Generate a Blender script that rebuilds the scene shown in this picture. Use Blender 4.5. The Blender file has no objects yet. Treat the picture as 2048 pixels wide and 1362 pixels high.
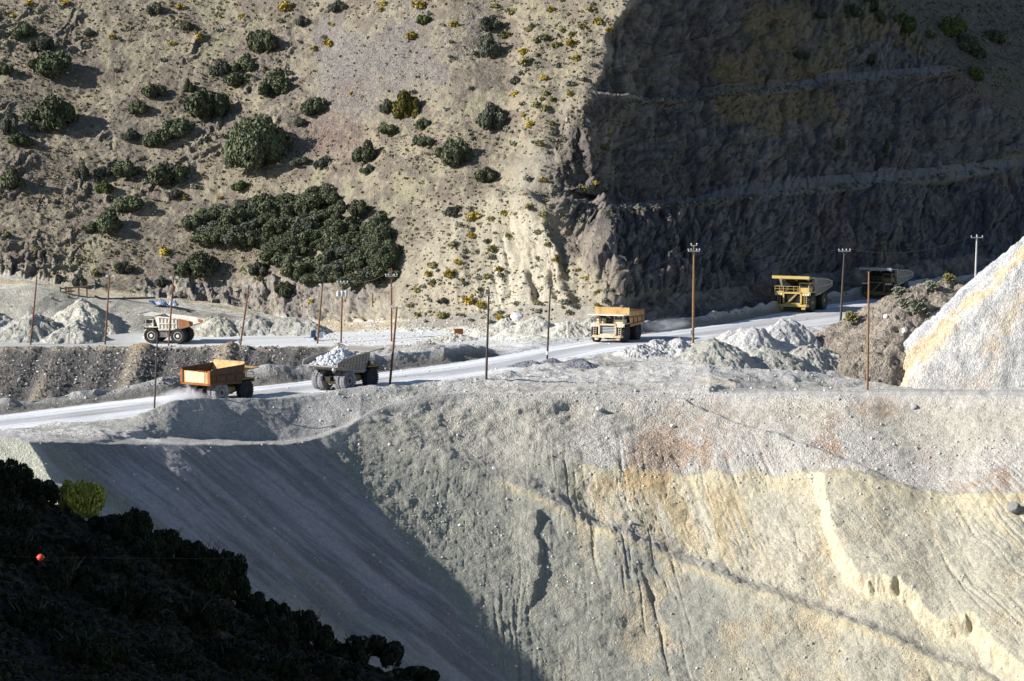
import bpy, bmesh, math, random
import numpy as np
from mathutils import Vector, Matrix

C = bpy.context.scene.collection
SC = bpy.context.scene
R = math.radians

# ------------------------------------------------------------------ camera
W0, H0 = 2048.0, 1362.0
LENS = 131.0
F = W0 * LENS / 36.0
PITCH = R(5.0)
CZ = 60.4
cam_data = bpy.data.cameras.new("camera")
cam_data.lens = LENS
cam_data.sensor_width = 36.0
cam_data.clip_start = 1.0
cam_data.clip_end = 6000.0
cam = bpy.data.objects.new("camera", cam_data)
C.objects.link(cam)
cam.location = (0, 0, CZ)
cam.rotation_euler = (R(90) - PITCH, 0, 0)
SC.camera = cam

# ------------------------------------------------------------------ light
SUN_PHI, SUN_EL = R(10.0), R(27.0)
SUN = Vector((-math.cos(SUN_PHI) * math.cos(SUN_EL), -math.sin(SUN_PHI) * math.cos(SUN_EL), math.sin(SUN_EL)))
world = bpy.data.worlds.new("World")
SC.world = world
world.use_nodes = True
wn = world.node_tree
bg = wn.nodes["Background"]
sky = wn.nodes.new("ShaderNodeTexSky")
sky.sky_type = 'NISHITA'
sky.sun_disc = False
sky.sun_elevation = SUN_EL
sky.sun_rotation = math.atan2(SUN.x, SUN.y)
sky.altitude = 2000
sky.air_density = 1.0
sky.dust_density = 0.6
wn.links.new(sky.outputs[0], bg.inputs[0])
bg.inputs[1].default_value = 0.075
sl = bpy.data.lights.new("sun", 'SUN')
sl.energy = 5.0
sl.angle = R(0.53)
sl.color = (1.0, 0.965, 0.92)
so = bpy.data.objects.new("sun", sl)
C.objects.link(so)
so.location = (-300, 300, 400)
so.rotation_euler = SUN.to_track_quat('Z', 'Y').to_euler()
SC.view_settings.view_transform = 'Standard'
SC.view_settings.look = 'None'
SC.view_settings.exposure = 0.9
SC.view_settings.gamma = 1.0
SC.cycles.max_bounces = 5
SC.cycles.diffuse_bounces = 3
SC.cycles.transparent_max_bounces = 6
SC.cycles.volume_bounces = 1

# ------------------------------------------------------------------ tagging
def tag(o, label=None, cat=None, group=None, kind=None):
    if label: o["label"] = label
    if cat: o["category"] = cat
    if group: o["group"] = group
    if kind: o["kind"] = kind
    return o

def empty(name, loc, rz=0.0):
    o = bpy.data.objects.new(name, None)
    o.empty_display_size = 0.5
    o.location = loc
    o.rotation_euler = (0, 0, rz)
    C.objects.link(o)
    return o

def link(name, mesh, parent=None):
    o = bpy.data.objects.new(name, mesh)
    C.objects.link(o)
    if parent is not None:
        o.parent = parent
    return o

# ------------------------------------------------------------------ view geometry (true positions from bearing, depression and distance)
def dep(v):
    return PITCH + np.arctan((np.asarray(v, float) - H0 / 2) / F)

def z_at(v, Y):
    return CZ - np.asarray(Y, float) * np.tan(dep(v))

def Y_at(v, z):
    return (CZ - np.asarray(z, float)) / np.tan(dep(v))

def x_at(u, Y, z):
    d = np.asarray(Y) * math.cos(PITCH) - (np.asarray(z) - CZ) * math.sin(PITCH)
    return (np.asarray(u, float) - W0 / 2) / F * d

def v_of(Y, z):
    return H0 / 2 + F * np.tan(np.arctan2(CZ - z, Y) - PITCH)

def point(u, v, Y):
    z = float(z_at(v, Y))
    return Vector((float(x_at(u, Y, z)), float(Y), z))

def sstep(a, b, x):
    t = np.clip((np.asarray(x, float) - a) / (b - a), 0, 1)
    return t * t * (3 - 2 * t)

# ------------------------------------------------------------------ noise
_rng = np.random.default_rng(7)
_T = _rng.random((64, 64, 64)).astype(np.float32).ravel()

def vnoise(x, y, z):
    xi = np.floor(x).astype(np.int32); yi = np.floor(y).astype(np.int32); zi = np.floor(z).astype(np.int32)
    fx = (x - xi).astype(np.float32); fy = (y - yi).astype(np.float32); fz = (z - zi).astype(np.float32)
    fx = fx * fx * (3 - 2 * fx); fy = fy * fy * (3 - 2 * fy); fz = fz * fz * (3 - 2 * fz)
    x0 = (xi & 63) << 12; x1 = ((xi + 1) & 63) << 12
    y0 = (yi & 63) << 6; y1 = ((yi + 1) & 63) << 6
    z0 = zi & 63; z1 = (zi + 1) & 63
    a = _T[x0 | y0 | z0]; a += (_T[x1 | y0 | z0] - a) * fx
    b = _T[x0 | y1 | z0]; b += (_T[x1 | y1 | z0] - b) * fx
    a += (b - a) * fy
    c = _T[x0 | y0 | z1]; c += (_T[x1 | y0 | z1] - c) * fx
    d = _T[x0 | y1 | z1]; d += (_T[x1 | y1 | z1] - d) * fx
    c += (d - c) * fy
    return a + (c - a) * fz

def fbm(x, y, z, s, octv=4, gain=0.5, seed=0.0):
    """mean 0, roughly -1..1"""
    out = np.zeros(np.shape(x), np.float32); amp = 1.0; tot = 0.0
    x = np.asarray(x, np.float32) / s + 11.3 + seed * 3.7
    y = np.asarray(y, np.float32) / s + 5.9 + seed * 1.9
    z = np.asarray(z, np.float32) / s + 29.1 + seed * 2.3
    for k in range(octv):
        out += (vnoise(x, y, z) * 2 - 1) * amp
        tot += amp; amp *= gain
        x, y, z = (x * 1.62 + y * 1.18 + 3.1), (y * 1.62 - x * 1.18 + 7.7), z * 2.03 + 1.7
    return out / tot * 1.5

def ridged(x, y, z, s, octv=3, gain=0.5, seed=0.0):
    """0..1, thin lines at 1"""
    out = np.zeros(np.shape(x), np.float32); amp = 1.0; tot = 0.0
    x = np.asarray(x, np.float32) / s + 17.3 + seed * 3.1
    y = np.asarray(y, np.float32) / s + 3.9 + seed * 2.9
    z = np.asarray(z, np.float32) / s + 9.1 + seed * 1.3
    for k in range(octv):
        out += (1 - np.abs(vnoise(x, y, z) * 2 - 1) * 1.6).clip(0, 1) * amp
        tot += amp; amp *= gain
        x, y, z = x * 2.03 + 5.3, y * 2.03 + 1.1, z * 2.03 + 8.2
    return out / tot

def blocks(a, b, seed=0):
    """angular blocks: a tilted facet per cell, with joints between; returns relief (about -1..1) and a random tone 0..1"""
    a = np.asarray(a, np.float32); b = np.asarray(b, np.float32)
    ia = np.floor(a).astype(np.int32); ib = np.floor(b).astype(np.int32)
    f1 = np.full(a.shape, 9., np.float32); f2 = np.full(a.shape, 9., np.float32)
    h = np.zeros(a.shape, np.float32); tone = np.zeros(a.shape, np.float32)
    def rr(i, k, c):
        return _T[((i & 63) << 12) | ((k & 63) << 6) | ((c + seed * 7) & 63)]
    for di in (-1, 0, 1):
        for dk in (-1, 0, 1):
            i = ia + di; k = ib + dk
            dx = a - (i + rr(i, k, 1)); dy = b - (k + rr(i, k, 2))
            d = np.maximum(np.abs(dx), np.abs(dy)) * .6 + np.hypot(dx, dy) * .4
            near = d < f1
            f2 = np.where(near, f1, np.minimum(f2, d)); f1 = np.where(near, d, f1)
            hh = (rr(i, k, 3) - .5) * 1.4 + (rr(i, k, 4) - .5) * 1.5 * dx + (rr(i, k, 5) - .5) * 1.5 * dy
            h = np.where(near, hh, h); tone = np.where(near, rr(i, k, 6), tone)
    h = h - np.exp(-((f2 - f1) / .07) ** 2) * .45
    return h, tone

def polydist(u, v, pts):
    """signed distance in picture-plane units to an open polyline (+ on its upper/right side) and the running parameter"""
    best = np.full(np.shape(u), 1e9, np.float32); sgn = np.ones(np.shape(u), np.float32)
    for (x0, y0), (x1, y1) in zip(pts[:-1], pts[1:]):
        dx, dy = x1 - x0, y1 - y0
        L2 = dx * dx + dy * dy
        t = np.clip(((u - x0) * dx + (v - y0) * dy) / L2, 0, 1)
        d = np.hypot(u - (x0 + t * dx), v - (y0 + t * dy))
        cr = (u - x0) * dy - (v - y0) * dx
        m = d < best
        best = np.where(m, d, best); sgn = np.where(m, np.sign(cr), sgn)
    return best * sgn

# ------------------------------------------------------------------ materials
def new_mat(name):
    m = bpy.data.materials.new(name)
    m.use_nodes = True
    nt = m.node_tree
    b = nt.nodes["Principled BSDF"]
    return m, nt, b

def N(nt, typ, **kw):
    n = nt.nodes.new(typ)
    for k, v in kw.items():
        setattr(n, k, v)
    return n

def ground_material(name, pebble=1.0, bump=1.0, grain=0.22):
    """earth: the zone colour of the mesh, broken up by stones, grit and stains"""
    m, nt, b = new_mat(name)
    L = nt.links.new
    geo = N(nt, "ShaderNodeNewGeometry")
    att = N(nt, "ShaderNodeAttribute", attribute_name="earth")
    rub = N(nt, "ShaderNodeAttribute", attribute_name="rubble")
    n1 = N(nt, "ShaderNodeTexNoise"); n1.inputs["Scale"].default_value = 0.9; n1.inputs["Detail"].default_value = 8; n1.inputs["Roughness"].default_value = 0.72
    n2 = N(nt, "ShaderNodeTexNoise"); n2.inputs["Scale"].default_value = 3.6; n2.inputs["Detail"].default_value = 5; n2.inputs["Roughness"].default_value = 0.7
    vo = N(nt, "ShaderNodeTexVoronoi"); vo.inputs["Scale"].default_value = 2.9 * pebble; vo.inputs["Randomness"].default_value = 1
    vo2 = N(nt, "ShaderNodeTexVoronoi"); vo2.inputs["Scale"].default_value = 6.5 * pebble
    for n in (n1, n2, vo, vo2):
        L(geo.outputs["Position"], n.inputs["Vector"])
    # grit brightness
    r1 = N(nt, "ShaderNodeMapRange"); r1.inputs[1].default_value = 0.3; r1.inputs[2].default_value = 0.7; r1.inputs[3].default_value = 1 - grain; r1.inputs[4].default_value = 1 + grain
    L(n1.outputs[0], r1.inputs[0])
    r2 = N(nt, "ShaderNodeMapRange"); r2.inputs[1].default_value = 0.3; r2.inputs[2].default_value = 0.7; r2.inputs[3].default_value = 1 - grain * 0.9; r2.inputs[4].default_value = 1 + grain * 0.9
    L(n2.outputs[0], r2.inputs[0])
    mu = N(nt, "ShaderNodeMath", operation='MULTIPLY'); L(r1.outputs[0], mu.inputs[0]); L(r2.outputs[0], mu.inputs[1])
    # single stones: a random brightness per cell
    sep = N(nt, "ShaderNodeSeparateColor"); L(vo.outputs["Color"], sep.inputs[0])
    r3 = N(nt, "ShaderNodeMapRange"); r3.inputs[1].default_value = 0.0; r3.inputs[2].default_value = 1.0; r3.inputs[3].default_value = 0.72; r3.inputs[4].default_value = 1.28
    L(sep.outputs[0], r3.inputs[0])
    mx = N(nt, "ShaderNodeMix"); mx.data_type = 'FLOAT'
    L(rub.outputs["Fac"], mx.inputs[0]); mx.inputs[2].default_value = 1.0; L(r3.outputs[0], mx.inputs[3])
    mu2 = N(nt, "ShaderNodeMath", operation='MULTIPLY'); L(mu.outputs[0], mu2.inputs[0]); L(mx.outputs[0], mu2.inputs[1])
    vm = N(nt, "ShaderNodeVectorMath", operation='SCALE'); L(att.outputs["Color"], vm.inputs[0]); L(mu2.outputs[0], vm.inputs[3])
    L(vm.outputs[0], b.inputs["Base Color"])
    b.inputs["Roughness"].default_value = 0.93
    b.inputs["Specular IOR Level"].default_value = 0.15
    # relief
    h1 = N(nt, "ShaderNodeMath", operation='MULTIPLY'); L(n1.outputs[0], h1.inputs[0]); h1.inputs[1].default_value = 1.1
    h2 = N(nt, "ShaderNodeMath", operation='MULTIPLY_ADD'); L(n2.outputs[0], h2.inputs[0]); h2.inputs[1].default_value = 0.45; L(h1.outputs[0], h2.inputs[2])
    iv = N(nt, "ShaderNodeMath", operation='MULTIPLY'); L(vo.outputs["Distance"], iv.inputs[0]); L(rub.outputs["Fac"], iv.inputs[1])
    h3 = N(nt, "ShaderNodeMath", operation='MULTIPLY_ADD'); L(iv.outputs[0], h3.inputs[0]); h3.inputs[1].default_value = -0.75; L(h2.outputs[0], h3.inputs[2])
    iv2 = N(nt, "ShaderNodeMath", operation='MULTIPLY'); L(vo2.outputs["Distance"], iv2.inputs[0]); L(rub.outputs["Fac"], iv2.inputs[1])
    h4 = N(nt, "ShaderNodeMath", operation='MULTIPLY_ADD'); L(iv2.outputs[0], h4.inputs[0]); h4.inputs[1].default_value = -0.3; L(h3.outputs[0], h4.inputs[2])
    bu = N(nt, "ShaderNodeBump"); bu.inputs["Strength"].default_value = 1.0; bu.inputs["Distance"].default_value = 0.42 * bump
    L(h4.outputs[0], bu.inputs["Height"]); L(bu.outputs[0], b.inputs["Normal"])
    return m

def plain_material(name, col, rough=0.7, metal=0.0, var=0.12, scale=1.5, dust=0.0, dust_col=(0.42, 0.40, 0.37), spec=0.3, rust=0.0):
    """paint, rubber, wood: a base colour with grime that varies over the surface"""
    m, nt, b = new_mat(name)
    L = nt.links.new
    tc = N(nt, "ShaderNodeTexCoord")
    n1 = N(nt, "ShaderNodeTexNoise"); n1.inputs["Scale"].default_value = scale; n1.inputs["Detail"].default_value = 6; n1.inputs["Roughness"].default_value = 0.7
    L(tc.outputs["Object"], n1.inputs["Vector"])
    r1 = N(nt, "ShaderNodeMapRange"); r1.inputs[1].default_value = 0.3; r1.inputs[2].default_value = 0.7; r1.inputs[3].default_value = 1 - var; r1.inputs[4].default_value = 1 + var
    L(n1.outputs[0], r1.inputs[0])
    vm = N(nt, "ShaderNodeVectorMath", operation='SCALE'); vm.inputs[0].default_value = col; L(r1.outputs[0], vm.inputs[3])
    last = vm.outputs[0]
    def blend(last, amount, colour, sc, lo, hi, stretch=None):
        n2 = N(nt, "ShaderNodeTexNoise"); n2.inputs["Scale"].default_value = sc; n2.inputs["Detail"].default_value = 5; n2.inputs["Roughness"].default_value = 0.65
        if stretch:
            mp = N(nt, "ShaderNodeMapping"); mp.inputs["Scale"].default_value = stretch
            L(tc.outputs["Object"], mp.inputs["Vector"]); L(mp.outputs[0], n2.inputs["Vector"])
        else:
            L(tc.outputs["Object"], n2.inputs["Vector"])
        rr = N(nt, "ShaderNodeMapRange"); rr.inputs[1].default_value = lo; rr.inputs[2].default_value = hi; rr.inputs[3].default_value = 0; rr.inputs[4].default_value = amount
        L(n2.outputs[0], rr.inputs[0])
        mx = N(nt, "ShaderNodeMix"); mx.data_type = 'RGBA'
        L(rr.outputs[0], mx.inputs[0]); L(last, mx.inputs[6]); mx.inputs[7].default_value = (*colour, 1)
        return mx.outputs[2]
    if rust > 0:
        last = blend(last, rust, (0.23, 0.075, 0.02), 1.1, 0.46, 0.62, (1.0, 1.0, 0.35))
    if dust > 0:
        last = blend(last, dust, dust_col, 0.8, 0.3, 0.68)
    L(last, b.inputs["Base Color"])
    b.inputs["Roughness"].default_value = rough
    b.inputs["Metallic"].default_value = metal
    b.inputs["Specular IOR Level"].default_value = spec
    bu = N(nt, "ShaderNodeBump"); bu.inputs["Strength"].default_value = 0.4; bu.inputs["Distance"].default_value = 0.04
    L(n1.outputs[0], bu.inputs["Height"]); L(bu.outputs[0], b.inputs["Normal"])
    return m

def leaf_material(name, col, col2, var=0.35):
    m, nt, b = new_mat(name)
    L = nt.links.new
    oi = N(nt, "ShaderNodeObjectInfo")
    geo = N(nt, "ShaderNodeNewGeometry")
    n1 = N(nt, "ShaderNodeTexNoise"); n1.inputs["Scale"].default_value = 1.3; n1.inputs["Detail"].default_value = 3
    L(geo.outputs["Position"], n1.inputs["Vector"])
    mx = N(nt, "ShaderNodeMix"); mx.data_type = 'RGBA'
    r0 = N(nt, "ShaderNodeMapRange"); r0.inputs[1].default_value = 0.35; r0.inputs[2].default_value = 0.65
    L(n1.outputs[0], r0.inputs[0]); L(r0.outputs[0], mx.inputs[0])
    mx.inputs[6].default_value = (*col, 1); mx.inputs[7].default_value = (*col2, 1)
    ad = N(nt, "ShaderNodeMapRange"); ad.inputs[3].default_value = 1 - var; ad.inputs[4].default_value = 1 + var
    L(oi.outputs["Random"], ad.inputs[0])
    isl = N(nt, "ShaderNodeMapRange"); isl.inputs[3].default_value = 0.6; isl.inputs[4].default_value = 1.4
    L(geo.outputs["Random Per Island"], isl.inputs[0])
    mm = N(nt, "ShaderNodeMath", operation='MULTIPLY'); L(ad.outputs[0], mm.inputs[0]); L(isl.outputs[0], mm.inputs[1])
    vm = N(nt, "ShaderNodeVectorMath", operation='SCALE'); L(mx.outputs[2], vm.inputs[0]); L(mm.outputs[0], vm.inputs[3])
    L(vm.outputs[0], b.inputs["Base Color"])
    b.inputs["Roughness"].default_value = 0.8
    b.inputs["Specular IOR Level"].default_value = 0.15
    return m

M = {}
M['earth'] = ground_material("broken_rock_and_soil")
M['slope'] = ground_material("fine_mine_waste", pebble=1.25, bump=.8, grain=.17)
M['road'] = ground_material("packed_road_dust", pebble=1.5, bump=0.25, grain=0.08)
M['gravel'] = ground_material("loose_gravel", pebble=1.3, bump=.75, grain=0.14)

# ------------------------------------------------------------------ the terrain: long feature lines of the mine, lofted into one relief
U = np.arange(-300.0, 2352.0, 1.8)
NU = len(U)

def smooth1(a, s):
    if s <= 0: return a
    r = int(s * 3)
    k = np.exp(-0.5 * (np.arange(-r, r + 1) / s) ** 2); k /= k.sum()
    return np.convolve(np.pad(a, r, mode='edge'), k, 'valid')

def kn(pts, s=8):
    xs, ys = zip(*pts)
    return smooth1(np.interp(U, xs, ys), s)

# --- below the bench: the waste slope (two faces meeting in a gully, and a crest at the far end)
def plane_Y(v, m, c, al, be):
    return c / (np.tan(dep(v)) + be - al * m)

MU = (U - W0 / 2) / F
cL = 295.1
# waste slope facing the camera: straight line of fall between a bottom line and the bench edge
rimY_R = kn([(-300, 600), (560, 606), (720, 610.5), (850, 614.5), (1000, 618), (1350, 621), (1700, 614), (2048, 604), (2352, 594)], 20)
botY_R = kn([(-300, 540), (700, 553), (1000, 556), (1350, 559), (1700, 553), (2048, 543), (2352, 533)], 20)
rz = z_at(787, rimY_R); bz = z_at(1362, botY_R)
beR = (rz - bz) / (rimY_R - botY_R)

def slope_Y(v, cols=slice(None)):
    t = np.tan(dep(v)); m = MU[cols]
    YL = cL / (t + .35 - .62 * m)
    YC = 504.3 / (t + .83 + .1 * m)
    YL = np.maximum(YL, YC)
    b = beR[cols]
    YR = (CZ - bz[cols] + b * botY_R[cols]) / (t + b)
    k = 3.0
    d = np.clip((YR - YL) / k, -20, 20)
    return YR - k * np.log1p(np.exp(d))      # soft minimum

vR = kn([(-300, 866), (0, 872), (60, 881), (200, 887), (400, 888), (560, 889), (640, 878), (700, 850), (760, 818), (830, 797), (900, 789), (1000, 786), (1350, 787), (2352, 788)])
vR = vR + 3.2 * fbm(U, 0 * U, 0 * U, 34, 3, .6, 138)
rimY = slope_Y(vR); rimZ = z_at(vR, rimY)

roadz = kn([(-300, -5), (0, -4.5), (440, -3), (700, -2), (1240, 0), (1600, 0), (2352, 0)], 20)
E1v = kn([(-300, 905), (0, 862), (250, 836), (450, 808), (700, 780), (900, 763), (1000, 750), (1100, 729), (1200, 706), (1300, 694), (1500, 668), (1700, 645), (1900, 628), (2352, 590)])
E2v = kn([(-300, 868), (0, 830), (250, 799), (440, 780), (560, 768), (780, 742), (900, 727), (1000, 711), (1100, 692), (1180, 680), (1300, 667), (1450, 647), (1600, 617), (1720, 599), (1900, 577), (2352, 536)])
E1Y = Y_at(E1v, roadz); E2Y = Y_at(E2v, roadz)
E1Z = roadz; E2Z = roadz
B1v = kn([(-300, 905), (0, 861), (130, 851), (250, 842), (310, 812), (350, 800), (450, 797), (560, 795), (640, 792), (690, 781), (760, 771), (900, 764), (1000, 752), (1100, 732), (1200, 712), (1300, 700), (1500, 676), (1700, 655), (1900, 640), (2352, 600)])
B1Y = E1Y - 5.0
B1Z = np.minimum(z_at(B1v, B1Y), roadz + 2.4)
BFd = kn([(-300, 30), (200, 30), (300, 11), (380, 8.5), (560, 8.5), (640, 9), (740, 9), (800, 12), (880, 30), (1000, 55), (1352, 66), (2352, 90)])
BFv = kn([(-300, 863), (0, 869), (60, 877), (200, 880), (330, 876), (450, 879), (600, 878), (640, 871), (700, 844), (760, 812), (830, 792), (900, 784), (1000, 780), (1350, 778), (2352, 776)])
BFY = np.maximum(B1Y - BFd, rimY + .8); BFZ = z_at(BFv, BFY)

wR = sstep(975, 1050, U)          # towards the junction and the cliff foot
wC = sstep(1200, 1290, U)         # cliff side
def mix3(a, b, c):
    return (a * (1 - wR) + b * wR) * (1 - wC) + c * wC

B2vL = kn([(-300, 850), (0, 804), (60, 793), (200, 774), (330, 759), (420, 747), (500, 733), (620, 722), (700, 712), (800, 701), (900, 696), (955, 690), (1000, 704), (1050, 703)], 5)
B2Y = E2Y + mix3(5.0, 2.0, 4.0); B2Z = mix3(z_at(B2vL, B2Y), E2Z + .1, E2Z + 2.2)
T1Y = B2Y + mix3(14.0, 3.0, 5.0)
T1Z = mix3(kn([(-300, -10), (600, -9), (800, -4), (960, -1.6), (1000, -1.5)]), E2Z + .1, E2Z + .4)
M1vL = kn([(-300, 692), (0, 692), (400, 692), (650, 691), (850, 691), (960, 690), (1050, 690)])
M1YL = kn([(-300, 725), (0, 722), (400, 720), (690, 712), (850, 704), (960, 698), (1050, 696)])
M1Y = mix3(M1YL, T1Y + 3, T1Y + 3); M1Z = mix3(z_at(M1vL, M1YL), E2Z + .1, E2Z + .5)
M2Y = np.maximum(mix3(kn([(-300, 748), (0, 746), (640, 746), (780, 735), (1000, 722)]), M1Y + 5, M1Y + 2), M1Y + 1)
M2Z = mix3(kn([(-300, -3.6), (600, -3.2), (800, -2.0), (1000, -1.2)]), E2Z + .2, E2Z + .7)
K1vL = kn([(-300, 585), (0, 578), (60, 570), (150, 588), (250, 598), (330, 610), (400, 620), (480, 634), (560, 650), (640, 663), (720, 660), (800, 655), (1000, 654)])
K1YL = np.maximum(kn([(-300, 766), (600, 765), (700, 752), (800, 742), (1000, 732)]), M2Y + 3)
K1Y = np.maximum(mix3(K1YL, kn([(900, 738), (1000, 731), (1100, 722), (1200, 714), (1300, 716)]), M2Y + 3), M2Y + 2); K1Z = mix3(z_at(K1vL, K1YL), E2Z + 1.2, E2Z + 1.6)
K2vL = kn([(-300, 546), (0, 547), (130, 570), (200, 583), (300, 592), (450, 607), (600, 640), (700, 644), (780, 642), (900, 628), (1000, 622)])
K2YL = kn([(-300, 796), (0, 795), (450, 790), (640, 776), (780, 756), (900, 745), (1000, 738)])
K2Y = np.maximum(mix3(K2YL, K1Y + 6, K1Y + 5), K1Y + 1); K2Z = mix3(z_at(K2vL, K2YL), K1Z + 3.2, E2Z + 5.5)
K3vL = kn([(-300, 530), (0, 531), (60, 540), (130, 556), (300, 562), (450, 556), (600, 548), (700, 548), (780, 560), (850, 570), (1000, 560)])
K3YL = kn([(-300, 806), (0, 805), (450, 799), (640, 786), (780, 767), (900, 752), (1000, 744)])
K3Y = np.maximum(mix3(K3YL, K2Y + 9, K2Y + 10), K2Y + 1); K3Z = mix3(z_at(K3vL, K3YL), K2Z + 5.5, E2Z + 9.5)

hs = kn([(-300, .60), (500, .60), (800, .64), (1000, .72), (1200, .74)], 30)
def hill_to(v, Y0, Z0, s):
    Y = (CZ - Z0 + s * Y0) / (np.tan(dep(v)) + s)
    return Y, z_at(v, Y)
def blend(a, b, lo, hi):
    w = sstep(lo, hi, U)
    return a * (1 - w) + b * w
S1v = kn([(-300, 400), (1110, 402), (1200, 421), (1330, 412), (1500, 396), (1700, 374), (1860, 359), (2048, 339), (2352, 305)])
hY, hZ = hill_to(S1v, K3Y, K3Z, hs)
S1Y = blend(hY, kn([(900, 772), (1000, 757), (1060, 750), (1095, 746), (1130, 752), (1200, 760), (1330, 774), (1500, 798), (1700, 845), (1860, 880), (2048, 935), (2352, 1030)]), 960, 1080)
S1Y = np.maximum(S1Y, K3Y + 8); S1Z = z_at(S1v, S1Y)
S1bY = S1Y + 12; S1bZ = S1Z + blend(12 * hs, kn([(1150, .25), (1350, .25), (1480, 2.9)], 20), 830, 1100)
S2v = kn([(-300, 190), (1150, 195), (1200, 194), (1350, 199), (1500, 191), (1600, 179), (1700, 163), (1850, 150), (2048, 128), (2352, 95)])
hY, hZ = hill_to(S2v, S1bY, S1bZ, kn([(-300, .60), (900, .60), (1200, .62)]))
S2Y = blend(hY, kn([(900, 808), (1000, 795.4), (1040, 790.5), (1100, 786), (1180, 781), (1225, 788), (1270, 796), (1350, 809), (1500, 838), (1700, 886), (1860, 925), (2048, 985), (2352, 1085)]), 1000, 1150); S2Z = z_at(S2v, S2Y)
S2bY = S2Y + 11; S2bZ = S2Z + blend(6.6, kn([(1200, .2), (1330, .2), (1460, 2.2)], 20), 890, 1165)
S3v = np.zeros(NU)
hY, hZ = hill_to(S3v, S2bY, S2bZ, kn([(-300, .60), (1200, .62)]))
S3Y = blend(hY, kn([(900, 843), (1000, 829.5), (1100, 821.5), (1180, 816.5), (1262, 812), (1300, 819), (1350, 836), (1500, 870), (1700, 930), (2048, 1045), (2352, 1160)]), 1060, 1230); S3Z = z_at(S3v, S3Y)
S4Y = S3Y + 130; S4Z = S3Z + 78
S5Y = S4Y + 160; S5Z = S4Z + 40

# (line Y, line z, rows up to the next line, zone)
BOTV = 1500.0
rows = []
nslope = 540
ramp = np.linspace(0, 1, nslope, endpoint=False)
Yg, Zg, zone = [], [], []
for t in ramp:
    v = BOTV + (vR - BOTV) * t
    Y = slope_Y(v)
    Yg.append(Y); Zg.append(z_at(v, Y)); zone.append('slope')
seq = [(rimY, rimZ, 18, 'bench'), (BFY, BFZ, 90, 'bench'), (B1Y, B1Z, 12, 'bench'), (E1Y, E1Z, 30, 'haul'), (E2Y, E2Z, 26, 'berm'), (B2Y, B2Z, 10, 'berm'),
       (T1Y, T1Z, 80, 'bank'), (M1Y, M1Z, 24, 'upper'), (M2Y, M2Z, 70, 'fill'), (K1Y, K1Z, 26, 'ledge'), (K2Y, K2Z, 50, 'cut'), (K3Y, K3Z, 125, 'hill'),
       (S1Y, S1Z, 20, 'hill'), (S1bY, S1bZ, 140, 'hill'), (S2Y, S2Z, 20, 'hill'), (S2bY, S2bZ, 130, 'hill'), (S3Y, S3Z, 50, 'hill'), (S4Y, S4Z, 10, 'hill'), (S5Y, S5Z, 1, 'hill')]
lines_j = {}
for k in range(len(seq) - 1):
    Y0, Z0, n, zn = seq[k]; Y1, Z1 = seq[k + 1][:2]
    lines_j[k] = len(Yg)
    for i in range(n):
        t = i / n
        Yg.append(Y0 + (Y1 - Y0) * t); Zg.append(Z0 + (Z1 - Z0) * t); zone.append(zn)
Yg.append(S5Y); Zg.append(S5Z); zone.append('hill')
Yg = np.array(Yg); Zg = np.array(Zg)
NJ = len(zone); zone = np.array(zone)
# round the creases a little
def smooth_rows(a, n):
    for _ in range(n):
        a[1:-1] = a[1:-1] * .5 + (a[:-2] + a[2:]) * .25
    return a
Z2 = smooth_rows(Zg.copy(), 4); Y2 = smooth_rows(Yg.copy(), 4)
Yg, Zg = Y2, Z2
Ug = np.broadcast_to(U[None, :], Yg.shape)
Vg = v_of(Yg, Zg)
Xg = x_at(Ug, Yg, Zg)

def normals(X, Y, Z):
    P = np.stack([X, Y, Z], -1)
    du = np.gradient(P, axis=1); dj = np.gradient(P, axis=0)
    n = np.cross(du, dj)
    n /= np.linalg.norm(n, axis=-1, keepdims=True) + 1e-9
    n[n[..., 2] < 0] *= -1
    return n
Nrm = normals(Xg, Yg, Zg)

def zmask(*names):
    return np.isin(zone, names)

DISP = np.zeros(Yg.shape, np.float32)
COL = np.zeros(Yg.shape + (3,), np.float32)
RUB = np.zeros(Yg.shape, np.float32)

def rgb(*c):
    return np.array(c, np.float32)

def lerpc(a, b, w):
    return a + (b - a) * np.asarray(w)[..., None]

# ---- waste slope
def gully_fields(u, v, x, y, z):
    """fall-line coordinates fan out from the gully"""
    fx = u + (v - 1000) * 0.10 * np.sin((u - 900) / 420.0)
    return fx

j = zmask('slope')
u, v, x, y, z = Ug[j], Vg[j], Xg[j], Yg[j], Zg[j]
shade_side = sstep(6, -10, polydist(u, v, [(600, 850), (650, 890), (760, 1040), (860, 1180), (1000, 1345), (1100, 1480)]))   # the loose face below the berm
shade_side *= sstep(600, 1250, v + 400 * (u < 1000)) * 1.0
left_face = sstep(20, -20, (u - (650 + (v - 890) * 0.78)))
right_face = 1 - left_face
D = fbm(x, y, z, 9, 4, .55, 1) * (.28 + .32 * sstep(950, 1250, u)) * (0.35 + .65 * right_face) + fbm(u, v * .5, 0 * u, 190, 2, .5, 24) * (.5 + .9 * sstep(950, 1250, u)) * right_face
D += fbm(x, y, z, 2.2, 4, .6, 2) * .24 * (0.3 + .7 * right_face)
# outlines used below
T1p = [(700, 868), (760, 880), (830, 900), (900, 925), (1000, 965), (1100, 1012), (1200, 1066), (1350, 1122), (1480, 1182), (1560, 1205), (1700, 1258), (1850, 1310), (2048, 1375), (2400, 1480)]
Sp = [(1130, 925), (1170, 932), (1250, 939), (1400, 946), (1500, 950), (1600, 957), (1640, 960), (1720, 966), (1850, 978), (2048, 992), (2400, 1010)]
dT0 = polydist(u, v, T1p); dS0 = -polydist(u, v, Sp); tw0 = 20
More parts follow.
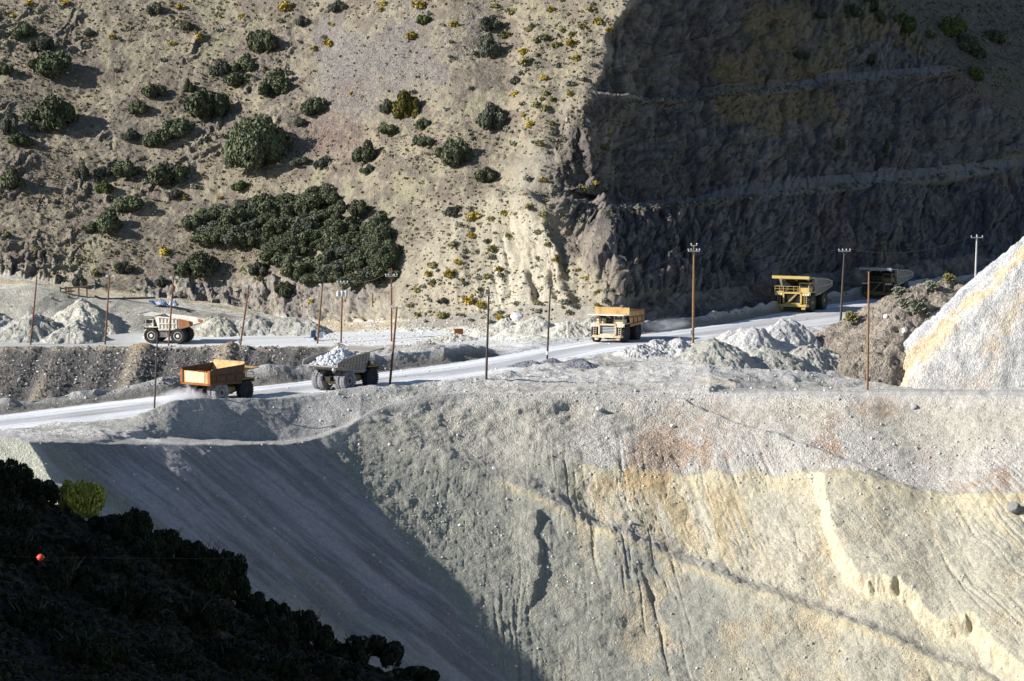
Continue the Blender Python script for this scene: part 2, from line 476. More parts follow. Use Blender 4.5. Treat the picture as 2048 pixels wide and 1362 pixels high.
# rills running down the fall line
fanx = (u - 1000) / (0.55 + 0.00085 * (v - 500).clip(0)) + fbm(u, v * .5, 0 * u, 90, 3, .5, 3) * 15
ril = ridged(fanx, v * .10, 0 * u, 40, 2, .55, 4)
ril2 = ridged(fanx, v * .13, 0 * u, 15, 2, .6, 5)
rstr = (.3 + .7 * sstep(-.25, .35, fbm(u, v, 0 * u, 160, 2, .5, 6))) * right_face * sstep(840, 960, v)
rp = np.power(ril, 6); rp2 = np.power(ril2, 5)
cream = sstep(0, 14, dS0) * sstep(-6, 14, dT0 - tw0) * sstep(1690, 1630, u - (v - 960) * .2) * sstep(1120, 1190, u)
D -= (rp * .36 + rp2 * .30) * rstr * (1 - .45 * cream)
fine = np.power(ridged(fanx + fbm(u, v, 0 * u, 25, 2, .5, 26) * 5, v * .22, 0 * u, 8, 2, .6, 27), 5)
D -= fine * (.22 * cream + .13 * right_face * (1 - cream) * sstep(900, 1000, v) * sstep(-.2, .4, fbm(u, v, 0 * u, 120, 2, .5, 29)))
str_l = fbm((u * .62 - v * .78), (u * .78 + v * .62) * .07, 0 * u, 16, 4, .6, 7)
D += (str_l * .24 + fbm(u, v, 0 * u, 150, 3, .5, 133) * .45 + fbm(x, y, z, 2.0, 4, .6, 137) * .12) * left_face
# sloping track across the face
T1p = [(700, 868), (760, 880), (830, 900), (900, 925), (1000, 965), (1100, 1012), (1200, 1066), (1350, 1122), (1480, 1182), (1560, 1205), (1700, 1258), (1850, 1310), (2048, 1375), (2400, 1480)]
dT = polydist(u, v, T1p) + fbm(u, v, 0 * u, 40, 3, .5, 8) * 5
tw = np.interp(u, [700, 1000, 1113, 1284, 1450, 1700], [30, 46, 44, 38, 34, 28])
lip = sstep(tw, -1, dT) * sstep(-170, -10, dT)
fadeT = sstep(700, 900, u) * sstep(2300, 1750, u)
shelf = 1.25 * sstep(tw, -1, dT) * (.5 + .5 * sstep(-26, -5, dT)) * sstep(-420, -40, dT) + .12 * fbm(x, y, z, 1.4, 3, .6, 134) * sstep(tw + 14, tw - 4, dT) * sstep(-6, 4, dT)
D += shelf * fadeT
on_track = sstep(tw + 5, tw - 3, dT) * sstep(-3, 4, dT) * fadeT
lipband = sstep(2, -2, dT) * sstep(-16, -5, dT) * fadeT
# second faint track above
T2p = [(1180, 770), (1350, 800), (1450, 842), (1600, 905), (1760, 962), (1900, 1000)]
d2 = polydist(u, v, T2p) + fbm(u, v, 0 * u, 30, 2, .5, 9) * 4
D += sstep(12, 0, d2) * sstep(-90, -4, d2) * .9 * sstep(1200, 1350, u) * sstep(1900, 1700, u)
tr2 = sstep(16, 8, np.abs(d2)) * sstep(1250, 1380, u) * sstep(1850, 1700, u)
# cut edge below the gravel apron
Sp = [(1130, 925), (1170, 932), (1250, 939), (1400, 946), (1500, 950), (1600, 957), (1640, 960), (1720, 966), (1850, 978), (2048, 992), (2400, 1010)]
dS = -polydist(u, v, Sp) + fbm(u, v, 0 * u, 45, 4, .6, 10) * 11       # + below the edge
fadeS = sstep(1120, 1190, u)
cutd = sstep(0, 60, dS) * sstep(260, 60, dS) * fadeS * np.interp(u, [1600, 1760], [1, .55])
D -= cutd * .8
apron = sstep(0, -5, dS) * sstep(-130, -60, dS + fbm(u, v, 0 * u, 60, 2, .5, 11) * 30) * fadeS
edge_col = sstep(-1, 3, dS) * sstep(70, 8, dS + fbm(u, v, 0 * u, 35, 3, .5, 12) * 30) * fadeS
# stepped scarp
Zp = [(1612, 940), (1632, 965), (1648, 985), (1655, 1030), (1664, 1075), (1680, 1110), (1698, 1145), (1718, 1172), (1752, 1182), (1800, 1184), (1830, 1205), (1852, 1228), (1885, 1252), (1945, 1246), (1975, 1285), (2010, 1320), (2048, 1350), (2150, 1440)]
dZ = polydist(u, v, Zp) + fbm(u, v, 0 * u, 16, 3, .55, 13) * 6
scr = sstep(-16, 5, dZ) * sstep(330, 30, dZ) * sstep(955, 990, v)
D += scr * 2.6
scarp_face = sstep(8, 0, dZ) * sstep(-34, -12, dZ + fbm(u, v, 0 * u, 14, 2, .5, 14) * 10) * sstep(955, 985, v)
# the notched block below the track
Np = [(1098, 1008), (1078, 1030), (1074, 1070), (1084, 1110), (1080, 1160), (1064, 1205), (1040, 1250)]
dN = polydist(u, v, Np) + fbm(u, v, 0 * u, 12, 3, .5, 15) * 5
D += sstep(6, -6, dN) * sstep(-60, -10, dN) * sstep(1015, 1035, v) * sstep(1240, 1180, v) * .7
# crumbling lip under the bench
crumb = sstep(930, 840, v + fbm(u, v, 0 * u, 60, 2, .5, 16) * 25) * sstep(640, 760, u) * sstep(1500, 1100, u)
D += crumb * (fbm(x, y, z, 3.5, 3, .6, 17)) * .4
D *= sstep(-2, 22, v - vR[None, :])
DISP[j] = D
tone = fbm(u, v, 0 * u, 260, 4, .55, 18)
tone2 = fbm(u, v, 0 * u, 90, 4, .6, 19)
c = lerpc(rgb(.275, .275, .247), rgb(.385, .37, .31), sstep(-.3, .4, tone + (u - 1350) / 900))
c = lerpc(c, rgb(.255, .26, .235), sstep(1230, 960, u + (1000 - v) * .25) * sstep(860, 930, v) * .8)
c = lerpc(c, rgb(.43, .36, .25), sstep(.05, .6, tone2) * sstep(1050, 1350, u) * .6)
up = sstep(960, 900, v) * sstep(700, 1000, u)
c = lerpc(c, rgb(.40, .385, .355), up * .75)
c = lerpc(c, rgb(.33, .235, .165), up * sstep(.05, .5, fbm(u, v, 0 * u, 110, 4, .65, 20) + .25 * fbm(u, v, 0 * u, 14, 3, .6, 25)) * .6 * sstep(1000, 1150, u))
c = lerpc(c, rgb(.42, .41, .405), apron * .8)
c = lerpc(c, rgb(.32, .215, .14), apron * sstep(.0, .5, tone2 + .2 * sstep(1650, 1800, u) + .3 * fbm(u, v, 0 * u, 14, 3, .6, 25)) * .6)
c = lerpc(c, rgb(.475, .442, .362), cream * (.8 + .3 * tone2).clip(0, 1))
c = lerpc(c, rgb(.44, .36, .235), cream * sstep(.05, .5, fbm(fanx, v * .2, 0 * u, 60, 3, .6, 28)) * .7)
c = lerpc(c, rgb(.48, .435, .32), edge_col * .9)
c = lerpc(c, rgb(.47, .30, .13), edge_col * sstep(.15, .5, tone2) * .6)
c = lerpc(c, rgb(.40, .385, .335), cutd * .4)
c = lerpc(c, rgb(.44, .36, .22), sstep(0, .5, fbm(fanx, v * .15, 0 * u, 50, 3, .6, 21)) * cutd * .8)
c = lerpc(c, rgb(.515, .47, .36), scarp_face * .95)
c = lerpc(c, rgb(.47, .33, .15), scarp_face * sstep(.1, .5, tone2) * .6)
c = lerpc(c, rgb(.33, .32, .295), on_track * (.55 + .5 * fbm(u, v, 0 * u, 18, 3, .6, 135)).clip(0, 1))
c = lerpc(c, rgb(.40, .40, .38), tr2 * .5)
c = lerpc(c, rgb(.46, .41, .29), lipband * sstep(950, 1050, u) * (.85 + .7 * fbm(u, v, 0 * u, 26, 3, .6, 136)).clip(0, 1))
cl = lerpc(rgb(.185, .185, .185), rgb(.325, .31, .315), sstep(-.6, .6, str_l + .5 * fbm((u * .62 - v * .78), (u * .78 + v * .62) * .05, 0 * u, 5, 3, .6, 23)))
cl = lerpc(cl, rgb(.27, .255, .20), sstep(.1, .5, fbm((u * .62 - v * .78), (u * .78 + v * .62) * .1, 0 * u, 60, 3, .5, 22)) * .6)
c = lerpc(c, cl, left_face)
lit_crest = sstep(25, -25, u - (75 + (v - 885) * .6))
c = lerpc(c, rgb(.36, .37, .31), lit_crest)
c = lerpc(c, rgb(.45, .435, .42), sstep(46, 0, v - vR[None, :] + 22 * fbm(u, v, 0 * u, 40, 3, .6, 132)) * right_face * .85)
c = c * lerpc(rgb(1.05, 1.015, .94), rgb(1.16, 1.11, 1.08), left_face)  # left face colour raised to lighten the shade it lies in
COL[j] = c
RUB[j] = (.16 + .3 * sstep(-.1, .5, tone2) + .3 * apron + .2 * up + .2 * crumb - .2 * edge_col).clip(0, 1) * (1 - .45 * left_face)

# ---- bench beside the road, near berm
j = zmask('bench')
u, v, x, y, z = Ug[j], Vg[j], Xg[j], Yg[j], Zg[j]
lump = fbm(x, y, 0 * z, 7, 4, .5, 30)
bermy = sstep(300, 360, u) * sstep(800, 700, u)
D = lump * .5 * (1 - .6 * bermy) + fbm(x, y, z, 1.8, 3, .6, 31) * .22 * (1 - .5 * bermy)
D += bermy * (ridged(x, y, 0 * z, 14, 2, .5, 32) - .5) * .7
flat = sstep(900, 1000, u)
D = D * (1 - .1 * flat) + flat * np.power(ridged(x, y, 0 * z, 5.5, 2, .5, 33), 2) * .45 * sstep(790, 770, v) * sstep(690, 735, v)
D *= sstep(0, 12, vR[None, :] - v)
DISP[j] = D
c = lerpc(rgb(.33, .33, .31), rgb(.52, .515, .50), sstep(-.3, .5, lump + .55 * flat))
c = lerpc(c, rgb(.54, .47, .34), sstep(.1, .6, fbm(x, y, z, 12, 3, .6, 34)) * .55 * flat)
c = lerpc(c, rgb(.30, .30, .31), bermy * .6)
c = lerpc(c, rgb(.41, .39, .35), sstep(30, 4, vR[None, :] - v + 8 * lump) * flat * .7) * rgb(1.03, 1.0, .95)
c = lerpc(c, rgb(.56, .55, .53), sstep(5, 2, vR[None, :] - v) * flat * .8)
COL[j] = c
RUB[j] = .28

# ---- haul road
j = zmask('haul')
u, v, x, y, z = Ug[j], Vg[j], Xg[j], Yg[j], Zg[j]
tt = np.linspace(0, 1, j.sum(), endpoint=False)[:, None] + 0 * u
lane = (np.abs(np.sin(tt * math.pi * 2.0 + .6 + fbm(x, y, z, 40, 2, .5, 40) * .5)) ** 3)
grime = fbm(x * .6 + y * .1, y * .25 - x * .2, 0 * z, 9, 3, .5, 41)
mid = sstep(.25, .42, tt + grime * .07) * sstep(.75, .55, tt + grime * .07)
COL[j] = lerpc(rgb(.58, .59, .60), rgb(.30, .30, .30), (mid * .75 + sstep(.15, .6, grime) * .25 + lane * .1).clip(0, 1))
COL[j] = lerpc(COL[j], rgb(.36, .34, .33), sstep(1380, 1500, u) * .35)
DISP[j] = grime * .05
trk = fbm(tt * 34, (x * .55 + y * .83) * .035, 0 * z, 1.0, 3, .6, 42)
COL[j] = COL[j] * (1 + .34 * trk[..., None])
RUB[j] = .05

# ---- far berm of the haul road
j = zmask('berm')
u, v, x, y, z = Ug[j], Vg[j], Xg[j], Yg[j], Zg[j]
n = j.sum(); tt = np.linspace(0, 1.38, n)[:, None] + 0 * u
hump = np.power(ridged(x, y * .7, 0 * z, 6.5, 2, .5, 50), 1.3) - .45
top = sstep(0, .9, tt)
D = hump * 1.5 * top * mix3(1, .15, .7)[None, :] + fbm(x, y, z, 1.6, 3, .6, 51) * .15
DISP[j] = D
COL[j] = lerpc(rgb(.22, .205, .18), rgb(.40, .39, .37), sstep(.35, .95, tt + .15 * fbm(x, y, z, 5, 3, .5, 52)))
COL[j] = lerpc(COL[j], rgb(.5, .5, .5), (wR * (1 - wC))[None, :] * .9)
RUB[j] = .25

# ---- boulder bank below the upper road
j = zmask('bank')
u, v, x, y, z = Ug[j], Vg[j], Xg[j], Yg[j], Zg[j]
rib = fbm(u * 1.0 + v * .35, v * .12, 0 * u, 55, 3, .5, 60)
D = rib * 1.0 + fbm(x, y, z, 1.6, 4, .65, 61) * .42
keep = (1 - wR)[None, :] * np.ones_like(u)
DISP[j] = D * keep
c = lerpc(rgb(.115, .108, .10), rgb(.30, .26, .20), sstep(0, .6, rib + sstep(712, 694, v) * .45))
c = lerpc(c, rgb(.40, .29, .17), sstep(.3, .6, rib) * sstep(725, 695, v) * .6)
medn = sstep(640, 760, u)
c = lerpc(c, rgb(.40, .39, .37), medn * .8)
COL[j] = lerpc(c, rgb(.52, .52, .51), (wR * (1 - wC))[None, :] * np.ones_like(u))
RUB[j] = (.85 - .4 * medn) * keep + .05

# ---- upper road and yard
j = zmask('upper')
u, v, x, y, z = Ug[j], Vg[j], Xg[j], Yg[j], Zg[j]
g = fbm(x * .3, y, 0 * z, 6, 3, .5, 70)
COL[j] = lerpc(rgb(.53, .53, .52), rgb(.36, .36, .34), sstep(0, .6, g) * .6)
COL[j] = lerpc(COL[j], rgb(.31, .31, .28), sstep(330, 200, u) * .7)
DISP[j] = g * .06
RUB[j] = .06

# ---- fill bank behind the upper road, ledge, rock cut
j = zmask('fill')
u, v, x, y, z = Ug[j], Vg[j], Xg[j], Yg[j], Zg[j]
n = j.sum(); tt = np.linspace(0, 1, n)[:, None] + 0 * u
spur_b = ridged(u + (v - 640) * 1.2, v * .2, 0 * u, 150, 2, .4, 80)
D = (fbm(x, y, z, 8, 4, .5, 81) * .7 + (spur_b - .5) * 2.4 * sstep(720, 600, u)) * np.sin(tt * math.pi) ** .5
yard = sstep(640, 760, u) * sstep(1300, 1150, u)
D = D * (1 - yard) + yard * fbm(x, y, z, 3.2, 4, .6, 82) * .6
D = D + wC[None, :] * (fbm(x, y, z, 5, 4, .6, 87) * .9 + blocks(u / 22, v / 20, 8)[0] * .5)
DISP[j] = D
c = lerpc(rgb(.30, .285, .245), rgb(.42, .395, .33), sstep(-.3, .5, fbm(x, y, z, 6, 3, .6, 83)))
c = lerpc(c, rgb(.64, .62, .54), yard * .9)
c = lerpc(c, rgb(.52, .44, .28), yard * sstep(.1, .6, fbm(x, y, z, 9, 3, .6, 84)) * .6)
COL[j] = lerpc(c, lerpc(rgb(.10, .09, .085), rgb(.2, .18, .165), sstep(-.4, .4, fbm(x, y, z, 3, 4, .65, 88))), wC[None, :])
RUB[j] = .35
j = zmask('ledge')
u, v, x, y, z = Ug[j], Vg[j], Xg[j], Yg[j], Zg[j]
c = lerpc(rgb(.53, .50, .42), rgb(.47, .38, .24), sstep(0, .6, fbm(x, y, z, 9, 3, .5, 85)))
sp = sstep(760, 880, u)
c = lerpc(c, rgb(.33, .30, .25), sp)
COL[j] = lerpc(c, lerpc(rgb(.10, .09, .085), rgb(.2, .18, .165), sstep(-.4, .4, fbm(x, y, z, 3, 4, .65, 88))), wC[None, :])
DISP[j] = fbm(x, y, z, 3, 3, .6, 86) * .3 + wC[None, :] * (fbm(x, y, z, 5, 4, .6, 87) * .9 + blocks(u / 22, v / 20, 8)[0] * .7)
RUB[j] = .3

# ---- hillside, rock cut, spur and cliffs
j = zmask('cut', 'hill')
u, v, x, y, z = Ug[j], Vg[j], Xg[j], Yg[j], Zg[j]
jz = np.nonzero(j)[0]
crest = np.interp(v, [-400, 0, 190, 300, 400, 470, 560, 650], [1420, 1262, 1182, 1120, 1095, 1135, 1205, 1250]) + fbm(u, v, 0 * u, 60, 4, .6, 90) * 26
cliff = sstep(-14, 22, u - crest)
natural = sstep(0, 60, u - np.interp(v, [-300, 0, 120, 250, 400], [1560, 1735, 1860, 2010, 2200]) + fbm(u, v, 0 * u, 90, 3, .5, 91) * 30) * cliff     # bushy hillside beyond the cliffs
spur = sstep(-40, 30, -polydist(u, v, [(700, 660), (800, 560), (870, 455), (960, 400), (1040, 340), (1100, 260), (1180, 190), (1240, -20), (1300, -300)]) * 1.0 + fbm(u, v, 0 * u, 50, 3, .6, 92) * 18)
spur = np.where(v > 690, 0, spur) * (1 - cliff)
bench1 = np.zeros_like(u); bench2 = np.zeros_like(u)
bench1[(jz >= lines_j[12]) & (jz < lines_j[13])] = 1; bench2[(jz >= lines_j[14]) & (jz < lines_j[15])] = 1
hillm = (1 - cliff) * (1 - spur)
# natural hillside: gentle swells, rock ledges running up to the right
D = fbm(x, y, z, 26, 4, .5, 93) * 1.4 * (hillm + .3 * spur + natural * .8)
D += fbm(x, y, z, 3.0, 4, .6, 94) * .42 * (hillm + natural) + fbm(x, y, z, .9, 3, .65, 131) * .17 * (hillm + natural + .6 * spur)
led = v + u * .30 + fbm(u, v, 0 * u, 60, 4, .6, 95) * 34
ledz = sstep(.12, .55, fbm(u * .8 + 200, led * 1.6, 0 * u, 120, 3, .55, 96)) * sstep(760, 520, u + v * .2) * hillm
saw = (led / 26.0) % 1.0
D += ledz * (sstep(0, .8, saw) - sstep(.8, 1.0, saw)) * .9
lh, lt = blocks((u + led * .1) / 13, (led - v * .2) / 12, 5)
D += ledz * lh * .55
cutz = np.zeros_like(u); cutz[(jz < lines_j[11])] = 1
cutz = np.maximum(cutz, sstep(545, 570, v)) * sstep(240, 330, u) * sstep(800, 730, u)
D += cutz * ((ridged(u, v * .45, 0 * u, 44, 2, .55, 98) - .5) * 1.3 + blocks((u + fbm(u, v, 0 * u, 30, 2, .5, 98) * 8) / 24, v / 34, 6)[0] * 1.0 + blocks(u / 9, v / 12, 7)[0] * .4)
# bare spur: runnels and crumbling faces
sf = fbm(u + (v - 450) * .12 * np.sign(u - 960), v * .28, 0 * u, 42, 3, .55, 100)
sr = ridged(u - (v - 420) * .16, v * .20, 0 * u, 40, 3, .55, 101)
fw = fbm(u, v, 0 * u, 40, 3, .55, 130) * 14
fr = u - np.interp(v, [380, 425, 480, 560, 640, 700], [1040, 1075, 1100, 1126, 1138, 1142])
face = sstep(4, -10, fr + fw) * sstep(-12, 10, (u - np.interp(v, [400, 440, 500, 570, 650], [1075, 1030, 985, 955, 935])) + fw) * sstep(405, 450, v) * sstep(665, 610, v)
D -= 2.4 * sstep(-4, 16, fr + fw) * sstep(110, 30, fr) * sstep(415, 470, v) * sstep(640, 580, v)
D += spur * (sf * 1.0 - np.power(sr, 4) * 1.7 * (.3 + 1.4 * face) + fbm(x, y, z, 2.5, 3, .6, 102) * .28)
# cliffs: buttresses, joints and broken rock
kb = fbm(u, v * .35, 0 * u, 150, 3, .5, 103)
kr = ridged(u + fbm(u, v, 0 * u, 30, 2, .5, 104) * 12, v * .33, 0 * u, 36, 3, .6, 105)
ks = ridged(u * .25, v + u * .10 + fbm(u, v, 0 * u, 70, 2, .5, 106) * 22, 0 * u, 24, 2, .55, 107)
blk = fbm(u, v, 0 * u, 15, 4, .65, 108)
wu = u + fbm(u, v, 0 * u, 40, 3, .5, 120) * 6; wv = v + (u - 1500) * .10 + fbm(u, v, 0 * u, 40, 3, .5, 121) * 6
bh1, bt1 = blocks(wu / 40, wv / 84, 1); bh2, bt2 = blocks(wu / 16, wv / 36, 2); bh3, bt3 = blocks(wu / 7.5, wv / 12, 3)
cm = cliff * (1 - .9 * natural) * (1 - .75 * np.maximum(bench1, bench2))
D += cm * (kb * 2.0 + (kr - .45) * .8 + (ks - .4) * .7 + bh1 * 1.1 + bh2 * .8 + bh3 * .45 + blk * .15)
D += cliff * 4.2 * np.exp(-((u - 1208) / 30) ** 2 - ((v - 482) / 60) ** 2) * (.7 + .5 * ridged(u, v * .4, 0 * u, 22, 2, .5, 123))
D += cliff * 3.0 * np.exp(-((u - 1165 - (v - 310) * .2) / 26) ** 2 - ((v - 310) / 80) ** 2) * (.5 + .8 * ridged(u, v * .4, 0 * u, 26, 2, .5, 124))
near_crest = sstep(140, 0, np.abs(u - crest - 20)) * sstep(660, 560, v) * sstep(60, 150, v)
D += near_crest * ((ridged(u, v * .4, 0 * u, 62, 2, .5, 109) - .4) * 2.6)
DISP[j] = D
# colours
t1 = fbm(u, v, 0 * u, 170, 4, .55, 110); t2 = fbm(u, v, 0 * u, 46, 4, .6, 111); t3 = fbm(u, v, 0 * u, 14, 3, .6, 112)
c = lerpc(rgb(.235, .20, .155), rgb(.37, .32, .225), sstep(-.25, .45, t2 + .8 * t3 + .5 * fbm(u, v, 0 * u, 5, 2, .6, 122)))
scree = sstep(-.1, .5, 1.25 * np.exp(-((u - 770 - (v - 130) * .2) / 210) ** 2 - ((v - 130) / 150) ** 2) - .55 + .75 * fbm(u - (v - 150) * .3, v * .7, 0 * u, 90, 4, .62, 113))
c = lerpc(c, rgb(.27, .25, .235), scree * .7)
redp = np.exp(-(((u - 655) / 62) ** 2 + ((v - 275) / 46) ** 2)) + np.exp(-(((u - 480) / 75) ** 2 + ((v - 505) / 34) ** 2)) + .5 * np.exp(-(((u - 700) / 40) ** 2 + ((v - 180) / 20) ** 2))
c = lerpc(c, rgb(.24, .165, .145), (redp * (.7 + .5 * t2)).clip(0, .85))
c = lerpc(c, rgb(.235, .205, .185), ledz * .7 * sstep(.4, .9, saw))
c = lerpc(c, rgb(.29, .31, .17), sstep(.3, .6, t1) * sstep(0, .4, t2) * .35)
c = lerpc(c, lerpc(rgb(.31, .28, .25), rgb(.42, .37, .29), sstep(-.2, .4, t3)), cutz * .85)
low = sstep(520, 560, v) * sstep(260, 100, u)
c = lerpc(c, rgb(.52, .46, .33), low * .7); c = lerpc(c, rgb(.48, .30, .16), low * sstep(.1, .5, t2) * sstep(140, 60, u) * .7)
cs = lerpc(rgb(.335, .295, .225), rgb(.42, .375, .285), sstep(-.2, .4, sf + .4 * t3))
cs = lerpc(cs, rgb(.30, .275, .235), sstep(420, 330, v) * .5)
cs = lerpc(cs, rgb(.30, .27, .21), (1 - face) * .55)
cs = lerpc(cs, rgb(.47, .43, .34), face * .85)
c = lerpc(c, cs, spur)
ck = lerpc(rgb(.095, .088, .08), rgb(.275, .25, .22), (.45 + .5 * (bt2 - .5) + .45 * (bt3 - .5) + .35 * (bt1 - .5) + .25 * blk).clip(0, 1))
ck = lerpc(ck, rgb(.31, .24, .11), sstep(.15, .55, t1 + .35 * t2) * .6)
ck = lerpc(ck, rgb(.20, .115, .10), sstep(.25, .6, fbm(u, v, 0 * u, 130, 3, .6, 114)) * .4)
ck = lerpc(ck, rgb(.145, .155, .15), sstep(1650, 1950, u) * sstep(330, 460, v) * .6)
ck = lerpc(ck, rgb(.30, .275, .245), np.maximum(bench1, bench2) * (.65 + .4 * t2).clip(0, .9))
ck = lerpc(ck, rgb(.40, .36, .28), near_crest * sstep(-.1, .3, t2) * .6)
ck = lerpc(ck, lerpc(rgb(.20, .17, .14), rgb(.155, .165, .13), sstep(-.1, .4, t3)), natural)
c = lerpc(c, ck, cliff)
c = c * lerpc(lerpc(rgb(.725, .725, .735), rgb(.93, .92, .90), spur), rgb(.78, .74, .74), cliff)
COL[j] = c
RUB[j] = (hillm * (.28 + .65 * scree + .7 * redp + .4 * ledz) + spur * .25 + cliff * .45).clip(0, 1)

# fade the relief in hidden parts, apply
DISP = np.clip(DISP, -4, 4)
XD = Xg + Nrm[..., 0] * DISP; YD = Yg + Nrm[..., 1] * DISP; ZD = Zg + Nrm[..., 2] * DISP

def grid_mesh(name, X, Y, Z, col, rub, mat, flip=False):
    nj, ni = X.shape
    me = bpy.data.meshes.new(name)
    nv = nj * ni
    me.vertices.add(nv)
    co = np.stack([X, Y, Z], -1).astype(np.float32).ravel()
    me.vertices.foreach_set("co", co)
    a = np.arange(nv, dtype=np.int32).reshape(nj, ni)
    q = np.stack([a[:-1, :-1], a[:-1, 1:], a[1:, 1:], a[1:, :-1]], -1).reshape(-1, 4)
    if flip: q = q[:, ::-1]
    nf = len(q)
    me.loops.add(nf * 4); me.loops.foreach_set("vertex_index", np.ascontiguousarray(q).ravel())
    me.polygons.add(nf)
    me.polygons.foreach_set("loop_start", np.arange(0, nf * 4, 4, dtype=np.int32))
    me.polygons.foreach_set("loop_total", np.full(nf, 4, np.int32))
    me.polygons.foreach_set("use_smooth", np.ones(nf, bool))
    at = me.attributes.new("earth", 'FLOAT_COLOR', 'POINT')
    c4 = np.concatenate([col, np.ones(col.shape[:-1] + (1,), np.float32)], -1).astype(np.float32)
    at.data.foreach_set("color", c4.ravel())
    ar = me.attributes.new("rubble", 'FLOAT', 'POINT')
    ar.data.foreach_set("value", rub.astype(np.float32).ravel())
    me.materials.append(mat)
    me.update()
    return me

def terrain_piece(name, j0, j1, mat, label, cat, i0=0, i1=NU):
    s = (slice(j0, j1 + 1), slice(i0, i1))
    me = grid_mesh(name, XD[s], YD[s], ZD[s], COL[s], RUB[s], mat)
    o = link(name, me)
    return tag(o, label, cat, kind='structure')

LJ = lines_j
terrain_piece('waste_slope', 0, LJ[0], M['slope'], "steep eroded slope of grey and tan mine waste below the road bench", "slope")
terrain_piece('ground', LJ[0], LJ[3], M['earth'], "pale rubble bench and berm along the near edge of the haul road", "ground")
terrain_piece('haul_road', LJ[3], LJ[4], M['road'], "pale dusty haul road climbing past the foot of the spur", "road")
terrain_piece('road_berm', LJ[4], LJ[6], M['earth'], "dark scalloped earth berm along the far edge of the haul road", "berm")
terrain_piece('embankment', LJ[6], LJ[7], M['earth'], "dark bouldery embankment below the upper road", "embankment")
terrain_piece('upper_road', LJ[7], LJ[8], M['road'], "pale upper road and yard joining the haul road", "road")
terrain_piece('terrain', LJ[8], LJ[11], M['earth'], "pale fill bank and ledge between the upper road and the hillside", "terrain")
terrain_piece('hillside', LJ[11], NJ - 1, M['earth'], "dry hillside with a bare spur and dark benched rock cliffs in shadow", "hill")

VD = v_of(YD, ZD)
def ground_at(u, v, allow_z=None):
    """the terrain point seen on the bearing u at the height v"""
    i = int(np.clip(round((u - U[0]) / 1.8), 0, NU - 1))
    col = VD[:, i]
    k = np.argmax(col <= v)
    return Vector((float(XD[k, i]), float(YD[k, i]), float(ZD[k, i]))), k

# --- a coarse height lookup in plan, for things that stand on the ground out of sight
def ground_near(u, Y):
    i = int(np.clip(round((u - U[0]) / 1.8), 0, NU - 1))
    k = np.argmin(np.abs(YD[:, i] - Y))
    return Vector((float(XD[k, i]), float(YD[k, i]), float(ZD[k, i]))), k

# ------------------------------------------------------------------ near dark hill
def build_near_hill():
    uu = np.concatenate([np.arange(-2600, -420, 40.0), np.arange(-420, 1250, 3.0)])
    cv = np.interp(uu, [-2600, -1500, -400, 0, 150, 300, 500, 650, 800, 1000, 1250], [-985, -160, 650, 950, 1034, 1090, 1228, 1306, 1358, 1436, 1520])  # beyond the left edge it rises steeply, shaped to block the sun
    cv = smooth1(cv, 4)
    Yc = np.interp(uu, [-2600, 0, 900], [335, 330, 330]); zc = z_at(cv, Yc)
    Yf = np.full_like(uu, 246.0)
    zf = z_at(cv + 560, Yf)
    rowsY = []; rowsZ = []
    for t in np.linspace(0, 1, 260, endpoint=False):
        rowsY.append(Yf + (Yc - Yf) * t); rowsZ.append(zf + (zc - zf) * (t * 0.9 + .1 * math.sin(t * math.pi / 2)))
    for t in np.linspace(0, 1, 40):
        rowsY.append(Yc + 34 * t); rowsZ.append(zc - 3.0 * t - 26 * t * t)
    Y = np.array(rowsY); Z = np.array(rowsZ); Uh = np.broadcast_to(uu[None], Y.shape)
    X = x_at(Uh, Y, Z)
    D = fbm(X, Y, Z, 6, 5, .55, 200) * .8 + fbm(X, Y, Z, .9, 3, .6, 201) * .15
    Z = Z + D
    t = fbm(X, Y, Z, 2.5, 4, .6, 202)
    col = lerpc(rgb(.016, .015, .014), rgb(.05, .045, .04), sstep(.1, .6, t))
    rub = np.full(Y.shape, .4, np.float32)
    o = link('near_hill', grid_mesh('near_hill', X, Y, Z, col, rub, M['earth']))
    tag(o, "dark brushy hillside in deep shade in front of the waste slope", "hill", kind='structure')
    return uu, X, Y, Z
nh_u, nh_X, nh_Y, nh_Z = build_near_hill()
nh_V = v_of(nh_Y, nh_Z)
def near_ground(u, v):
    i = int(np.argmin(np.abs(nh_u - u)))
    col = nh_V[:, i]
    k = int(np.argmax(col <= v))
    if col[k] > v: k = int(np.argmin(nh_V[:, i]))
    return Vector((float(nh_X[k, i]), float(nh_Y[k, i]), float(nh_Z[k, i])))

